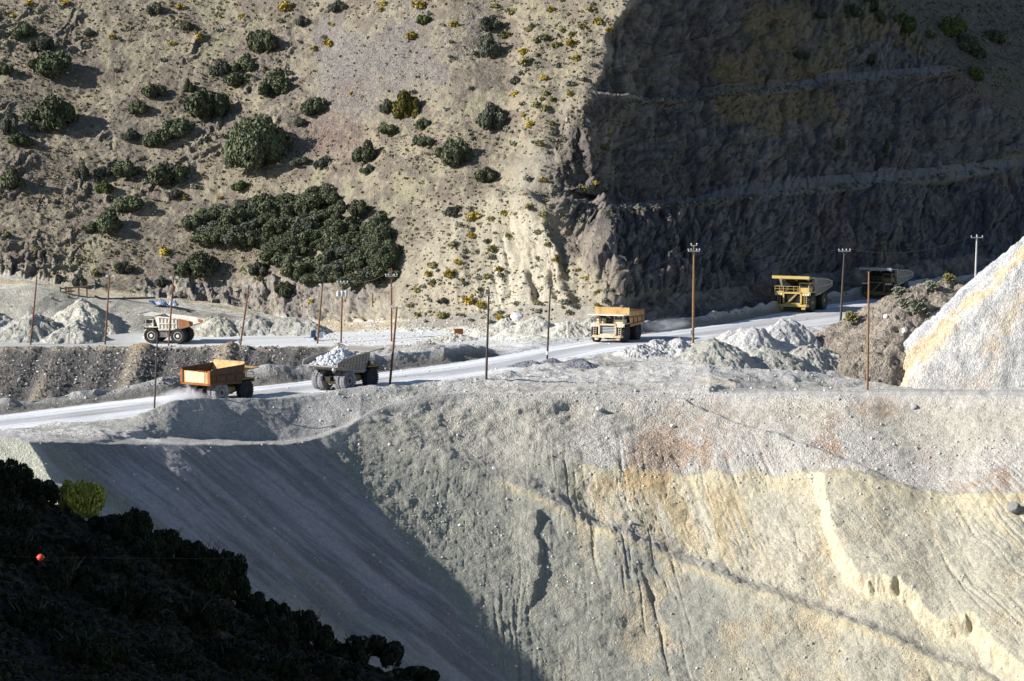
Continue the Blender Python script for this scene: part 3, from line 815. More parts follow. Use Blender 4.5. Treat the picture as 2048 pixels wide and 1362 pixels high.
# ------------------------------------------------------------------ heaps of spoil and gravel
def heap(name, u, v, Y, rx, ry, h, label, cat, col_a, col_b, seed, group=None, rough=.5, n=90, peak=(0, 0), rub=.4, mat='earth', sink=5.0, snap=True, crest=0.0, rot=0.0, stripes=None, power=1.0, rill=.35):
    """a dumped heap: a cone with a blunt, possibly drawn-out top, runnels down its sides and a scatter of lumps"""
    base = ground_at(u, v)[0] if snap else point(u, v, Y)
    g = np.linspace(-1.4, 1.4, int(n * 1.3))
    gx, gy = np.meshgrid(g, g)
    lx, ly = gx * rx, gy * ry
    px, py = peak
    dx = gx - px * (1 - np.abs(gx)); dy = gy - py * (1 - np.abs(gy))
    dx = np.sign(dx) * np.maximum(np.abs(dx) - crest, 0) / (1 - crest)
    ang = np.arctan2(dy, dx)
    rr = np.sqrt(dx * dx + dy * dy)
    rr = rr * (1 + .14 * fbm(np.cos(ang) * 2, np.sin(ang) * 2, 0 * gx, 1.0, 3, .5, seed))
    prof = 1 - rr
    prof = np.where(prof > 0, prof, prof * 1.6)
    prof = prof - .10 * np.exp(-(rr / .16) ** 2)
    if power != 1.0: prof = np.sign(prof) * np.abs(prof) ** power
    cr, sr_ = math.cos(rot), math.sin(rot)
    X = base.x + lx * cr - ly * sr_; Yw = base.y + lx * sr_ + ly * cr
    Z = base.z + h * prof
    run = ridged(ang * 3.0, rr * .6, 0 * gx, .42, 2, .5, seed + 1)
    Z = Z - np.power(run, 3) * rill * rough * (rr > .08) + fbm(X, Yw, 0 * Z, 2.6, 4, .6, seed + 2) * rough + fbm(X, Yw, 0 * Z, .8, 3, .6, seed + 3) * rough * .35
    Z = np.maximum(Z, base.z - sink)
    t = fbm(X, Yw, Z, 3.0, 4, .6, seed + 4)
    col = lerpc(rgb(*col_a), rgb(*col_b), sstep(-.4, .5, t))
    if stripes: col = stripes(col, X, Yw, Z, base)
    me = grid_mesh(name, X, Yw, Z, col, np.full(X.shape, rub, np.float32), M[mat])
    o = link(name, me)
    return tag(o, label, cat, group)

ga, gb = (.33, .32, .28), (.43, .42, .37)
wa, wb = (.46, .45, .43), (.56, .55, .53)
G = "spoil heaps beside the haul road"
for (u, v, Y, rx, ry, h, ca, cb, lab, sd) in [
    (1284, 708, 668, 5.2, 4.5, 2.2, wa, wb, "small pale spoil heap, first beside the cream fronted truck", 1),
    (1318, 704, 672, 4.6, 4.5, 2.5, wa, wb, "pale pointed spoil heap just past the shadow of the cream fronted truck", 2),
    (1352, 706, 668, 5.4, 5, 2.4, wa, wb, "low grey spoil heap at the foot of the tall pole with two crossarms", 3),
    (1428, 722, 654, 8.6, 6.5, 4.2, ga, gb, "broad grey green spoil heap with a dark hollow face", 4),
    (1486, 702, 668, 8.4, 7, 5.0, wa, wb, "sharp pointed spoil heap, paler than the grey green ones before it", 5),
    (1524, 727, 652, 7.6, 6, 3.4, ga, gb, "low rounded grey green spoil heap below the sharp pointed one", 6),
    (1566, 704, 672, 8.6, 7, 6.6, wa, wb, "tallest whitish spoil heap, below the yellow truck", 7),
    (1614, 727, 654, 8.4, 6, 3.6, ga, gb, "grey spoil heap with a rippled flank below the tallest one", 8),
    (1690, 722, 660, 8.2, 6.5, 4.0, ga, gb, "grey spoil heap closest to the brown stony mound", 9),
    (1698, 700, 672, 9.4, 7, 5.2, (.54, .51, .43), (.64, .61, .53), "cream coloured spoil heap leaning on the brown stony mound", 10)]:
    heap('spoil_heap', u, v, Y, rx, ry, h, lab, "heap", ca, cb, 300 + sd * 7, G, rough=.75, peak=(-.12 + .1 * math.sin(sd * 2.1), .05), crest=.04 + .10 * (sd % 3), rot=sd * .5)
for (u, v, Y, rx, ry, h, lab, sd) in [
    (1156, 731, 655, 3.4, 2.6, 1.5, "dark gravel pile beside the pole with a white band", 1),
    (1106, 727, 655, 2.4, 2.0, 1.0, "smaller dark gravel pile right behind the pole with a white band", 2),
    (1060, 733, 648, 3.4, 2.4, 1.2, "low grey gravel pile between two poles at the road edge", 3)]:
    heap('gravel_pile', u, v, Y, rx, ry, h, lab, "gravel pile", (.17, .17, .19), (.27, .27, .29), 400 + sd * 5, "gravel piles at the road edge", rough=.3, rub=.9, n=60)
G2 = "grey spoil heaps along the upper road"
for (u, v, Y, rx, ry, h, ca, cb, lab, sd) in [
    (-40, 668, 760, 11, 9, 6.5, ga, gb, "dark brown spoil heap cut by the picture edge behind the upper road", 1),
    (70, 676, 757, 10, 8, 5.6, ga, gb, "grey spoil heap with a shadowed flank beside the westernmost pole", 2),
    (152, 680, 755, 7, 6, 3.6, ga, gb, "small grey spoil heap at the foot of the bank, between two poles", 3),
    (168, 645, 772, 9, 8, 5.0, (.42, .40, .33), (.52, .50, .42), "spoil heap with a bright pale patch below the timber frame", 4),
    (430, 662, 760, 9, 6, 3.2, ga, (.50, .47, .36), "tan streaked spoil heap behind the white truck tail", 5),
    (505, 664, 757, 7.5, 6, 3.8, ga, gb, "pointed grey spoil heap behind the leaning pole of the upper road", 6),
    (590, 668, 755, 8.6, 6, 3.6, ga, gb, "grey spoil heap running down to the small blue machine", 7)]:
    heap('spoil_heap', u, v, Y, rx, ry, h, lab, "heap", ca, cb, 500 + sd * 7, G2, rough=.75, peak=(-.1, .05), crest=.06 + .1 * (sd % 2), rot=sd * .4)
for (u, v, Y, rx, ry, h, lab, sd) in [
    (1010, 664, 716, 6, 4, 2.6, "whitish rubble heap below the white boulder", 1),
    (1075, 664, 712, 6.5, 4, 3.2, "whitish rubble heap between the white boulder and the pole with a white band", 2),
    (1138, 669, 706, 5.6, 4, 2.9, "rounded grey rubble heap in front of the cream fronted truck", 3),
    (1186, 664, 708, 6, 4, 2.8, "rubble heap half hidden by the cream fronted truck", 4),
    (905, 682, 705, 6, 4, 1.6, "low grey rubble heap below the rusty steel box", 5)]:
    heap('rubble_heap', u, v, Y, rx, ry, h, lab, "heap", (.46, .44, .38), (.56, .54, .47), 600 + sd * 7, "rubble heaps at the foot of the spur", rough=.55)

# brown stony mound beside the white stockpile
stony = heap('stony_mound', 1862, 690, 692, 23, 27, 13.4, "brown stony mound with sagebrush, beside the white stockpile", "mound", (.215, .185, .15), (.32, .275, .22), 700, rough=.9, n=220, peak=(.1, 0), rub=.9, rill=.5, crest=.10, snap=False)

def stock_stripes(col, X, Yw, Z, base):
    # bands of ochre rock run down the fall line
    d = (Yw - (base.y - 6)) * .55 + (X - base.x) * .0
    ang = np.arctan2(Yw - base.y, X - base.x) * 30
    b = fbm(ang, 0 * X, Z * .03, 3.2, 3, .6, 711)
    w1 = sstep(-104 + 10, -101, np.degrees(np.arctan2(Yw - base.y, X - base.x)) + 0 * b)
    a = np.degrees(np.arctan2((Yw - base.y) / 24, (X - base.x) / 44))
    a = np.where(a > 0, a - 360, a) + b * 6
    ochre = sstep(-163, -157, a) * sstep(-140, -147, a)
    ochre2 = sstep(-134, -130, a) * sstep(-120, -125, a) * .5
    brk = sstep(-.35, .2, fbm(X, Yw, Z, 5, 4, .65, 712))
    col = lerpc(col, rgb(.56, .43, .26), ((ochre + ochre2) * brk).clip(0, .85))
    grey = sstep(-210, -200, a) * sstep(-158, -165, a)
    return lerpc(col, rgb(.40, .41, .43), grey * .5)
heap('stockpile', 2205, 722, 676, 44, 24, 35.0, "huge white gravel stockpile streaked with ochre", "stockpile", (.43, .42, .40), (.55, .53, .50), 710, rough=.55, n=300, rub=.75, mat='gravel', sink=4, snap=False, stripes=stock_stripes, rill=.2)

# ------------------------------------------------------------------ mesh helper
class MB:
    def __init__(self):
        self.v = []; self.f = []; self.s = []
    def add(self, verts, faces, smooth=False):
        b = len(self.v)
        self.v += [tuple(p) for p in verts]
        self.f += [tuple(b + i for i in f) for f in faces]
        self.s += [smooth] * len(faces)
        return self
    def hexa(self, p):      # 8 corners: bottom 0-3, top 4-7
        return self.add(p, [(3, 2, 1, 0), (4, 5, 6, 7), (0, 1, 5, 4), (1, 2, 6, 5), (2, 3, 7, 6), (3, 0, 4, 7)])
    def box(self, c, s):
        x, y, z = c; a, b, d = s[0] / 2, s[1] / 2, s[2] / 2
        return self.hexa([(x - a, y - b, z - d), (x + a, y - b, z - d), (x + a, y + b, z - d), (x - a, y + b, z - d),
                          (x - a, y - b, z + d), (x + a, y - b, z + d), (x + a, y + b, z + d), (x - a, y + b, z + d)])
    def tube(self, pts, r, n=8, cap=True):
        pts = [Vector(p) for p in pts]
        rs = r if isinstance(r, (list, tuple)) else [r] * len(pts)
        vs = []; fs = []
        for k, p in enumerate(pts):
            d = (pts[min(k + 1, len(pts) - 1)] - pts[max(k - 1, 0)]).normalized()
            a = d.cross(Vector((0, 0, 1)) if abs(d.z) < .9 else Vector((1, 0, 0))).normalized(); b = d.cross(a)
            for i in range(n):
                t = 2 * math.pi * i / n
                vs.append(p + (a * math.cos(t) + b * math.sin(t)) * rs[k])
        for k in range(len(pts) - 1):
            for i in range(n):
                fs.append((k * n + i, k * n + (i + 1) % n, (k + 1) * n + (i + 1) % n, (k + 1) * n + i))
        if cap:
            fs.append(tuple(range(n))[::-1]); fs.append(tuple((len(pts) - 1) * n + i for i in range(n)))
        return self.add(vs, fs, True)
    def bar(self, a, b, w, h=None):
        """a straight beam with a rectangular section"""
        a = Vector(a); b = Vector(b); h = h or w
        d = (b - a).normalized(); s = d.cross(Vector((0, 0, 1)))
        s = s.normalized() if s.length > 1e-4 else Vector((0, 1, 0))
        u = s.cross(d)
        s *= w / 2; u *= h / 2
        return self.hexa([a - s - u, a + s - u, b + s - u, b - s - u, a - s + u, a + s + u, b + s + u, b - s + u])
    def plate(self, quad, t):
        """a quad with a thickness t along its normal"""
        q = [Vector(p) for p in quad]
        n = (q[1] - q[0]).cross(q[3] - q[0]).normalized() * t
        return self.hexa(q + [p + n for p in q])
    def lathe_y(self, prof, cx, cy, cz, n=32):
        """prof: list of (offset along y, radius)"""
        vs = []; fs = []
        for (o, r) in prof:
            for i in range(n):
                t = 2 * math.pi * i / n
                vs.append((cx + r * math.cos(t), cy + o, cz + r * math.sin(t)))
        for k in range(len(prof) - 1):
            for i in range(n):
                fs.append((k * n + i, (k + 1) * n + i, (k + 1) * n + (i + 1) % n, k * n + (i + 1) % n))
        fs.append(tuple(range(n))); fs.append(tuple((len(prof) - 1) * n + i for i in range(n))[::-1])
        return self.add(vs, fs, True)
    def build(self, name, mat, parent=None, flat=False):
        me = bpy.data.meshes.new(name)
        me.from_pydata(self.v, [], self.f)
        if not flat:
            me.polygons.foreach_set("use_smooth", self.s)
        me.materials.append(mat)
        bm = bmesh.new(); bm.from_mesh(me)
        bmesh.ops.recalc_face_normals(bm, faces=bm.faces)
        bm.to_mesh(me); bm.free()
        if not flat and any(self.s) :
            try: me.set_sharp_from_angle(angle=R(40))
            except Exception: pass
        return link(name, me, parent)

M['pole_brown'] = plain_material("rust_brown_pole_wood", (.155, .075, .04), rough=.85, var=.3, scale=2.5)
M['pole_dark'] = plain_material("dark_pole_wood", (.07, .055, .045), rough=.85, var=.3, scale=2.5)
M['pole_tan'] = plain_material("weathered_tan_pole_wood", (.22, .125, .06), rough=.85, var=.3, scale=2.5)
M['arm'] = plain_material("weathered_grey_crossarm", (.50, .49, .47), rough=.8, var=.2)
M['porcelain'] = plain_material("pale_insulator", (.62, .64, .66), rough=.35, var=.1)
M['steel'] = plain_material("grey_steel", (.30, .31, .32), rough=.5, metal=.4, var=.2)
M['white_band'] = plain_material("white_band", (.75, .75, .73), rough=.6)
M['wire'] = plain_material("dark_wire", (.12, .12, .12), rough=.6)

tops = {}
def pole(key, base, top, mat, label, arm=None, dY=None, r=.17, extras=(), sink=True):
    (ub, vb), (ut, vt) = base, top
    if dY is None:
        p, k = ground_at(ub, vb)
    else:
        p = point(ub, vb, dY)
    Y = p.y
    t = point(ut, vt, Y)
    root = empty('utility_pole', p)
    tag(root, label, "pole", "wooden utility poles of the mine")
    d = t - p
    m = MB().tube([(0, 0, 0) - d.normalized() * 1.5 if False else Vector((0, 0, 0)) - d.normalized() * 1.5, d * .5, d], [r * 1.12, r, r * .72], 10)
    m.build('shaft', M[mat], root)
    s = Y / F
    arms = arm if isinstance(arm, list) else ([arm] if arm else [])
    for (va, halfpx, nins, rot) in arms:
        f = (vb - va) / (vb - vt)
        c = d * f
        w = halfpx * s
        a = Vector((math.cos(rot), math.sin(rot), 0))
        ab = MB().bar(c - a * w + Vector((0, -.2, 0)), c + a * w + Vector((0, -.2, 0)), .14, .17)
        ab.build('crossarm', M['arm'], root)
        for q in np.linspace(-1, 1, nins):
            if abs(q) < .05: continue
            b = c + a * w * q * .94 + Vector((0, -.2, .08))
            MB().tube([b, b + Vector((0, 0, .16)), b + Vector((0, 0, .2)), b + Vector((0, 0, .36))], [.05, .05, .13, .10], 8).build('insulator', M['porcelain'], root)
            tops.setdefault(key, []).append(p + b + Vector((0, 0, .36)))
        if nins >= 4:
            MB().bar(c + a * w * .55 + Vector((0, -.2, -.05)), c + Vector((0, -.15, -.8)), .05).bar(c - a * w * .55 + Vector((0, -.2, -.05)), c + Vector((0, -.15, -.8)), .05).build('brace', M['steel'], root)
    for kind, val in extras:
        if kind == 'transformer':
            f = (vb - val) / (vb - vt); c = d * f
            for sx in (-.75, .05, .75):
                MB().tube([c + Vector((sx, -.55, -.5)), c + Vector((sx, -.55, .42)), c + Vector((sx, -.55, .55))], [.33, .33, .2], 12).build('transformer', M['arm'], root)
            MB().bar(c + Vector((-1.1, -.22, .1)), c + Vector((1.1, -.22, .1)), .1).build('bracket', M['steel'], root)
        if kind == 'fuse':
            f = (vb - val) / (vb - vt); c = d * f
            for sx in (-.5, .45, .8):
                MB().tube([c + Vector((sx, -.25, -.35)), c + Vector((sx + .12, -.3, .35))], .08, 6).build('fuse', M['porcelain'], root)
        if kind == 'band':
            f = (vb - val) / (vb - vt); c = d * f
            MB().tube([c - d.normalized() * .3, c + d.normalized() * .3], r * 1.2, 10).build('band', M['white_band'], root)
        if kind == 'box':
            f = (vb - val) / (vb - vt); c = d * f
            MB().box(c + Vector((-.22, -.2, 0)), (.4, .3, .8)).build('meter_box', M['steel'], root)
        if kind == 'lamp':
            c = d
            m2 = MB().bar(c + Vector((-.5, 0, .05)), c + Vector((.7, 0, .05)), .07)
            m2.build('lamp_arm', M['steel'], root)
            for sx in (-.5, .7):
                MB().hexa([c + Vector(q) for q in [(sx - .3, -.25, -.05), (sx + .3, -.25, -.05), (sx + .3, .25, -.05), (sx - .3, .25, -.05), (sx - .2, -.15, .28), (sx + .2, -.15, .28), (sx + .2, .15, .28), (sx - .2, .15, .28)]]).build('lamp_head', M['arm'], root)
    if key not in tops:
        tops[key] = [p + d]
    return root

pole('a', (61, 688), (74, 551), 'pole_brown', "leaning brown pole at the near edge of the upper road, farthest from the junction", dY=724, extras=[('box', 676)])
pole('b', (210, 688), (219, 553), 'pole_brown', "brown lamp pole on the upper road, in front of the bank with the timber frame", dY=724, extras=[('lamp', 0), ('box', 678)])
pole('c', (337, 691), (347, 556), 'pole_brown', "brown lamp pole standing in front of the white truck", dY=722, extras=[('lamp', 0)])
pole('d', (308, 836), (315, 667), 'pole_dark', "dark pole on the near berm of the haul road, beside the orange truck", dY=598, r=.14)
pole('e', (481, 687), (498, 572), 'pole_brown', "slanting brown pole between the white truck and the small blue machine", dY=720, extras=[('lamp', 0), ('box', 682)])
pole('f', (635, 684), (645, 570), 'pole_brown', "brown pole with a small lamp, beside the small blue machine", dY=718, extras=[('lamp', 0)])
pole('g', (682, 684), (685, 566), 'pole_brown', "brown pole with pale transformers under its crossarm", arm=(566, 11, 4, .1), dY=718, extras=[('transformer', 587)])
pole('h', (783, 685), (783, 536), 'pole_brown', "tall brown pole with a crossarm, behind the pole at the loaded truck", arm=[(552, 12, 5, .1), (574, 4, 2, .1)], dY=715)
pole('i', (780, 766), (794, 613), 'pole_brown', "leaning brown pole with a thin white crossarm, beside the loaded truck", arm=(616, 10, 3, .15), dY=625, r=.2)
pole('j', (972, 770), (978, 577), 'pole_dark', "tall dark pole with fuses at its top, on the bench by the haul road", arm=(590, 9, 3, .5), dY=624, r=.2, extras=[('fuse', 592)])
pole('k', (1094, 724), (1101, 570), 'pole_dark', "dark pole with a white band near its foot", arm=(571, 10, 3, .8), dY=653, r=.17, extras=[('band', 706)])
pole('l', (1386, 690), (1388, 490), 'pole_tan', "tall tan pole with two crossarms, past the cream fronted truck", arm=[(502, 12, 5, .1), (491, 6, 3, .1)], dY=684, r=.22, extras=[('box', 664)])
pole('m', (1681, 646), (1689, 501), 'pole_dark', "dark pole with a pale crossarm, between the two dark cliff trucks", arm=(502, 12, 4, .1), dY=722, r=.22)
pole('n', (1735, 766), (1738, 543), 'pole_tan', "tall tan pole without crossarm, in front of the brown stony mound", dY=640, r=.2)
pole('o', (1950, 580), (1954, 469), 'arm', "pale pole with a crossarm rising behind the white stockpile", arm=(475, 12, 3, .1), dY=800, r=.2)

def post(u, v, vt, label):
    p, k = ground_at(u, v)
    h = (v - vt) * p.y / F
    o = MB().tube([(0, 0, -.5), (0, 0, h * .6), (.05, 0, h)], [.16, .15, .12], 8).build('wooden_post', M['pole_brown'])
    o.location = p
    tag(o, label, "post")
post(746, 612, 588, "short dark stump of a post on the talus below the oak thicket")

def cable(a, b, label, sag=1.2, r=.024):
    pts = []
    for i in range(17):
        t = i / 16
        p = a.lerp(b, t); p = p - Vector((0, 0, sag * 4 * t * (1 - t)))
        pts.append(p)
    o = MB().tube(pts, r, 5, cap=False).build('power_cable', M['wire'])
    tag(o, label, "cable", "power cables between the poles")
cable(tops['j'][-1], tops['k'][0], "cable from the tall fused pole to the white banded pole")
cable(tops['k'][-1], tops['l'][0], "cable from the white banded pole to the tan pole with two crossarms", 2.2)
cable(tops['l'][-1], tops['m'][0], "cable from the tan two armed pole to the pole between the dark cliff trucks", 2.0)
cable(tops['m'][-1], tops['o'][0], "cable from the pole between the dark cliff trucks to the stockpile pole", 2.0)
cable(tops['i'][-1], tops['j'][0], "cable from the leaning pole at the loaded truck to the fused pole", 1.4)
cable(tops['g'][-1], tops['h'][0], "thin power cable from the transformer pole to the tall pole behind the loaded truck", .8)

# ------------------------------------------------------------------ haul trucks
M['rubber'] = plain_material("dusty_tyre_rubber", (.022, .022, .024), rough=.85, var=.3, dust=.10, dust_col=(.12, .115, .115))
M['rubber_dusty'] = plain_material("tyre_rubber_white_with_dust", (.05, .05, .055), rough=.9, var=.2, dust=.9, dust_col=(.36, .35, .37))
M['glass'] = plain_material("dark_cab_glass", (.02, .025, .03), rough=.12, spec=.6, var=.1)
M['black'] = plain_material("greasy_black_steel_and_shade", (.025, .025, .027), rough=.6, var=.3)  # black steel; on the plates under the canopies it stands for shade
M['grille'] = plain_material("dusty_grey_radiator_slats", (.42, .43, .45), rough=.6, var=.15)
M['lamp'] = plain_material("headlamp_glass", (.8, .8, .76), rough=.15, spec=.7, var=.05)
M['yellow'] = plain_material("bright_yellow_paint", (.50, .34, .055), rough=.5, var=.12, dust=.45, dust_col=(.45, .40, .30))
M['dull_yellow'] = plain_material("dull_yellow_paint", (.32, .21, .06), rough=.6, var=.2, dust=.4, dust_col=(.20, .17, .13))
M['cream'] = plain_material("cream_paint_with_rust", (.62, .52, .32), rough=.55, var=.15, dust=.4, dust_col=(.5, .46, .38), rust=.55)
M['orange'] = plain_material("orange_rusting_steel", (.42, .25, .085), rough=.7, var=.25, rust=.7, dust=.5, dust_col=(.58, .44, .22))
M['shade_rust'] = plain_material("shade_darkened_rust_steel", (.10, .04, .02), rough=.85, var=.3)  # rust of the ribs, darkened for the shaded truck side
M['dark_yellow'] = plain_material("dark_yellow_paint", (.14, .09, .035), rough=.6, var=.3)  # the far truck's own dark paint colour
M['shade_brown'] = plain_material("shade_darkened_brown_steel", (.085, .062, .042), rough=.8, var=.3, rust=.3)  # worn steel, darkened for the shade on the orange truck's side
M['rusty'] = plain_material("deep_rust_brown_steel", (.26, .085, .022), rough=.8, var=.35, rust=.6)
M['palepanel'] = plain_material("pale_worn_steel_panel", (.60, .50, .30), rough=.7, var=.15, rust=.3)
M['greybody'] = plain_material("grey_beige_worn_steel", (.26, .235, .20), rough=.75, var=.2, dust=.5, dust_col=(.34, .32, .30))
M['whitebody'] = plain_material("cream_white_paint", (.74, .70, .60), rough=.55, var=.1, dust=.3, dust_col=(.6, .56, .48), rust=.25)
M['rustbed'] = plain_material("orange_brown_bare_bed_steel", (.33, .13, .05), rough=.7, var=.2)

def wheel(root, x, y, r, w, mat, rim_mat, out, n=36, big_rim=True):
    """tyre with lugs; the rim is set into the outer face (out = +1 or -1 along y)"""
    m = MB()
    hw = w / 2
    prof = [(-hw * .80, r * .56), (-hw * .98, r * .70), (-hw, r * .86), (-hw * .86, r * .965), (-hw * .5, r), (hw * .5, r), (hw * .86, r * .965), (hw, r * .86), (hw * .98, r * .70), (hw * .80, r * .56)]
    m.lathe_y(prof, 0, 0, 0, n)
    for i in range(26):
        a = 2 * math.pi * i / 26
        for s in (-1, 1):
            b = a + (.06 if s > 0 else 0)
            ca, sa = math.cos(b), math.sin(b)
            t = Vector((-sa, 0, ca)) * .075 * r; c = Vector((ca, 0, sa))
            y0, y1 = (0.05 * hw, hw * .98) if s > 0 else (-hw * .98, -.05 * hw)
            lo, hi = c * r * .985, c * r * 1.03
            m.hexa([lo - t + Vector((0, y0, 0)), lo + t + Vector((0, y0, 0)), lo * .985 + t + Vector((0, y1, 0)), lo * .985 - t + Vector((0, y1, 0)),
                    hi - t + Vector((0, y0, 0)), hi + t + Vector((0, y0, 0)), hi * .985 + t + Vector((0, y1, 0)), hi * .985 - t + Vector((0, y1, 0))])
    whl = m.build('wheel', mat, root)
    whl.location = (x, y, r)
    o = out
    prof = [(hw * .2 * o, r * .545), (hw * .86 * o, r * .56), (hw * .90 * o, r * .52), (hw * .45 * o, r * .44), (hw * .38 * o, r * .26), (hw * .86 * o, r * .22), (hw * .92 * o, r * .10)]
    if o < 0: prof = prof[::-1]
    MB().lathe_y(prof, 0, 0, 0, 28).build('rim', rim_mat, whl)
    return whl

def truck(p, heading, scale, label, body, paint, front, canopy_mat, inside, tyres, rims, side_mat=None, tail=None, ramp=True):
    root = empty('haul_truck', p, heading)
    root.scale = (scale,) * 3
    tag(root, label, "haul truck", "haul trucks on the mine roads")
    side_mat = side_mat or paint
    r = 1.62
    # chassis
    MB().box((-.2, .75, 1.95), (9.6, .4, .7)).box((-.2, -.75, 1.95), (9.6, .4, .7)).box((-4.4, 0, 1.95), (.5, 1.9, .6)).box((.6, 0, 1.9), (.6, 1.9, .6)).build('chassis_frame', M['black'], root)
    MB().tube([(-2.75, -2.9, r), (-2.75, 2.9, r)], .42, 14).tube([(-3.6, 0, r), (-1.2, 0, r)], [.75, .55], 14).build('rear_axle', front, root)
    MB().tube([(3.3, -2.8, r), (3.3, 2.8, r)], .3, 12).build('front_axle', M['black'], root)
    for s in (-1, 1):
        wheel(root, 3.3, s * 2.75, r, 1.05, tyres, rims, s)
        wheel(root, -2.75, s * 2.78, r, 1.0, tyres, rims, s)
        wheel(root, -2.75, s * 1.62, r, 1.0, tyres, rims, s)
    for s in (-1, 1):
        MB().tube([(3.3, s * 1.75, 1.3), (3.15, s * 1.75, 3.3)], .24, 10).build('suspension_strut', M['steel'], root)
        MB().tube([(-.7, s * 1.15, 1.6), (.5, s * 1.15, 3.0)], [.2, .14], 10).build('hoist_cylinder', M['steel'], root)
    MB().tube([(-.1, -1.45, 1.75), (1.9, -1.45, 1.75)], .62, 16).build('hydraulic_tank', front, root)
    MB().box((1.0, 1.65, 1.8), (2.1, .9, 1.15)).build('fuel_tank', front, root)
    # front: bumper, radiator, fenders, deck
    MB().hexa([(4.9, -3.05, .95), (5.45, -2.7, .95), (5.45, 2.7, .95), (4.9, 3.05, .95), (4.9, -3.05, 1.35), (5.45, -2.7, 1.35), (5.45, 2.7, 1.35), (4.9, 3.05, 1.35)]).box((5.1, -2.1, .75), (.4, .7, .5)).box((5.1, 2.1, .75), (.4, .7, .5)).build('front_bumper', front, root)
    fr = MB()
    for (y, w) in ((-1.62, .28), (1.62, .28)):
        fr.box((4.98, y, 2.4), (.5, w, 2.1))
    fr.box((4.98, 0, 3.36), (.5, 3.52, .26)).box((4.98, 0, 1.48), (.5, 3.52, .24)).box((4.2, 1.55, 2.4), (1.2, .12, 1.9)).box((4.2, -1.55, 2.4), (1.2, .12, 1.9)).box((4.1, 0, 3.42), (1.5, 3.1, .1))
    fr.build('radiator_frame', front, root)
    gr = MB().box((4.72, 0, 2.42), (.08, 2.96, 1.76))
    gr.build('radiator_core', M['black'], root)
    g2 = MB()
    for k in range(6):
        z = 1.72 + k * .28
        g2.hexa([(4.80, -1.46, z), (4.95, -1.46, z - .1), (4.95, 1.46, z - .1), (4.80, 1.46, z), (4.80, -1.46, z + .05), (4.95, -1.46, z + .02), (4.95, 1.46, z + .02), (4.80, 1.46, z + .05)])
    g2.build('grille', M['grille'] if ramp is False else M['black'], root)
    for s in (-1, 1):
        MB().hexa([(2.0, s * 1.7, 3.42), (5.0, s * 1.7, 3.42), (5.0, s * 3.35, 3.42), (2.0, s * 3.35, 3.42), (2.0, s * 1.7, 3.56), (5.0, s * 1.7, 3.56), (5.0, s * 3.35, 3.56), (2.0, s * 3.35, 3.56)]).box((5.02, s * 2.52, 3.2), (.1, 1.6, .6)).build('fender', front, root)
        for k in range(3):
            MB().tube([(5.06, s * (2.05 + .45 * k), 3.12), (5.2, s * (2.05 + .45 * k), 3.12)], .16, 12).build('headlight', M['lamp'], root)
        # ladder
        ld = MB()
        for q in (-.25, .25):
            ld.bar((5.25, s * 2.45 + q, .9), (5.12, s * 2.45 + q, 3.4), .06)
        for k in range(7):
            ld.bar((5.25 - .019 * k, s * 2.45 - .25, 1.1 + .36 * k), (5.25 - .019 * k, s * 2.45 + .25, 1.1 + .36 * k), .06)
        ld.build('ladder', front, root)
    if ramp:
        st = MB()
        for q in (0, .75):
            st.bar((5.5, -1.3 + q * .25, 1.25), (5.05 - q * .1, 1.0 + q * .25, 3.5), .09, .14)
        for k in range(9):
            t = k / 8
            st.bar((5.55 - .45 * t, -1.3 + 2.3 * t, 1.35 + 2.2 * t), (5.15 - .45 * t, -1.3 + 2.3 * t, 1.35 + 2.2 * t), .16, .05)
        st.build('boarding_stairs', front, root)
    rl = MB()
    ry = (-3.3, -1.7, .2, 1.0)
    for y in ry:
        rl.bar((4.95, y, 3.55), (4.95, y, 4.5), .06)
    rl.bar((4.95, -3.3, 4.5), (4.95, 1.0, 4.5), .06).bar((4.95, -3.3, 4.05), (4.95, 1.0, 4.05), .05).bar((4.95, -3.3, 4.5), (2.6, -3.3, 4.5), .06).bar((2.6, -3.3, 3.55), (2.6, -3.3, 4.5), .06)
    rl.build('handrail', M['black'] if body == 'box' else front, root)  # black on box bodies, to deepen the shade over the deck
    # cab
    cab = MB().hexa([(2.9, 1.1, 3.56), (4.75, 1.1, 3.56), (4.75, 2.95, 3.56), (2.9, 2.95, 3.56), (2.9, 1.1, 4.3), (4.75, 1.1, 4.3), (4.75, 2.95, 4.3), (2.9, 2.95, 4.3)])
    for (x, y) in ((2.98, 1.18), (2.98, 2.87), (4.62, 1.18), (4.62, 2.87)):
        cab.bar((x, y, 4.3), (x - (.05 if x > 4 else 0), y, 5.05), .13)
    cab.box((3.75, 2.02, 5.1), (1.95, 1.95, .14))
    cb = cab.build('cab', front, root)
    MB().box((4.6, 2.02, 4.68), (.05, 1.6, .7)).box((3.8, 2.86, 4.68), (1.5, .05, .7)).box((3.8, 1.18, 4.68), (1.5, .05, .7)).build('window', M['glass'], cb)
    MB().tube([(4.5, 3.2, 4.2), (4.7, 3.45, 4.6)], .04, 6).box((4.75, 3.45, 4.7), (.08, .35, .5)).build('mirror', M['black'], cb)
    MB().tube([(3.6, -1.2, 3.5), (3.6, -1.2, 4.45)], .42, 14).tube([(3.6, -2.2, 3.5), (3.6, -2.2, 4.3)], .36, 14).build('air_filter', M['black'] if body == 'open' else front, root)
    MB().box((2.7, -.1, 4.1), (1.1, 1.9, 1.1)).build('control_cabinet', M['black'], root)  # blackened to deepen the shade under the canopy
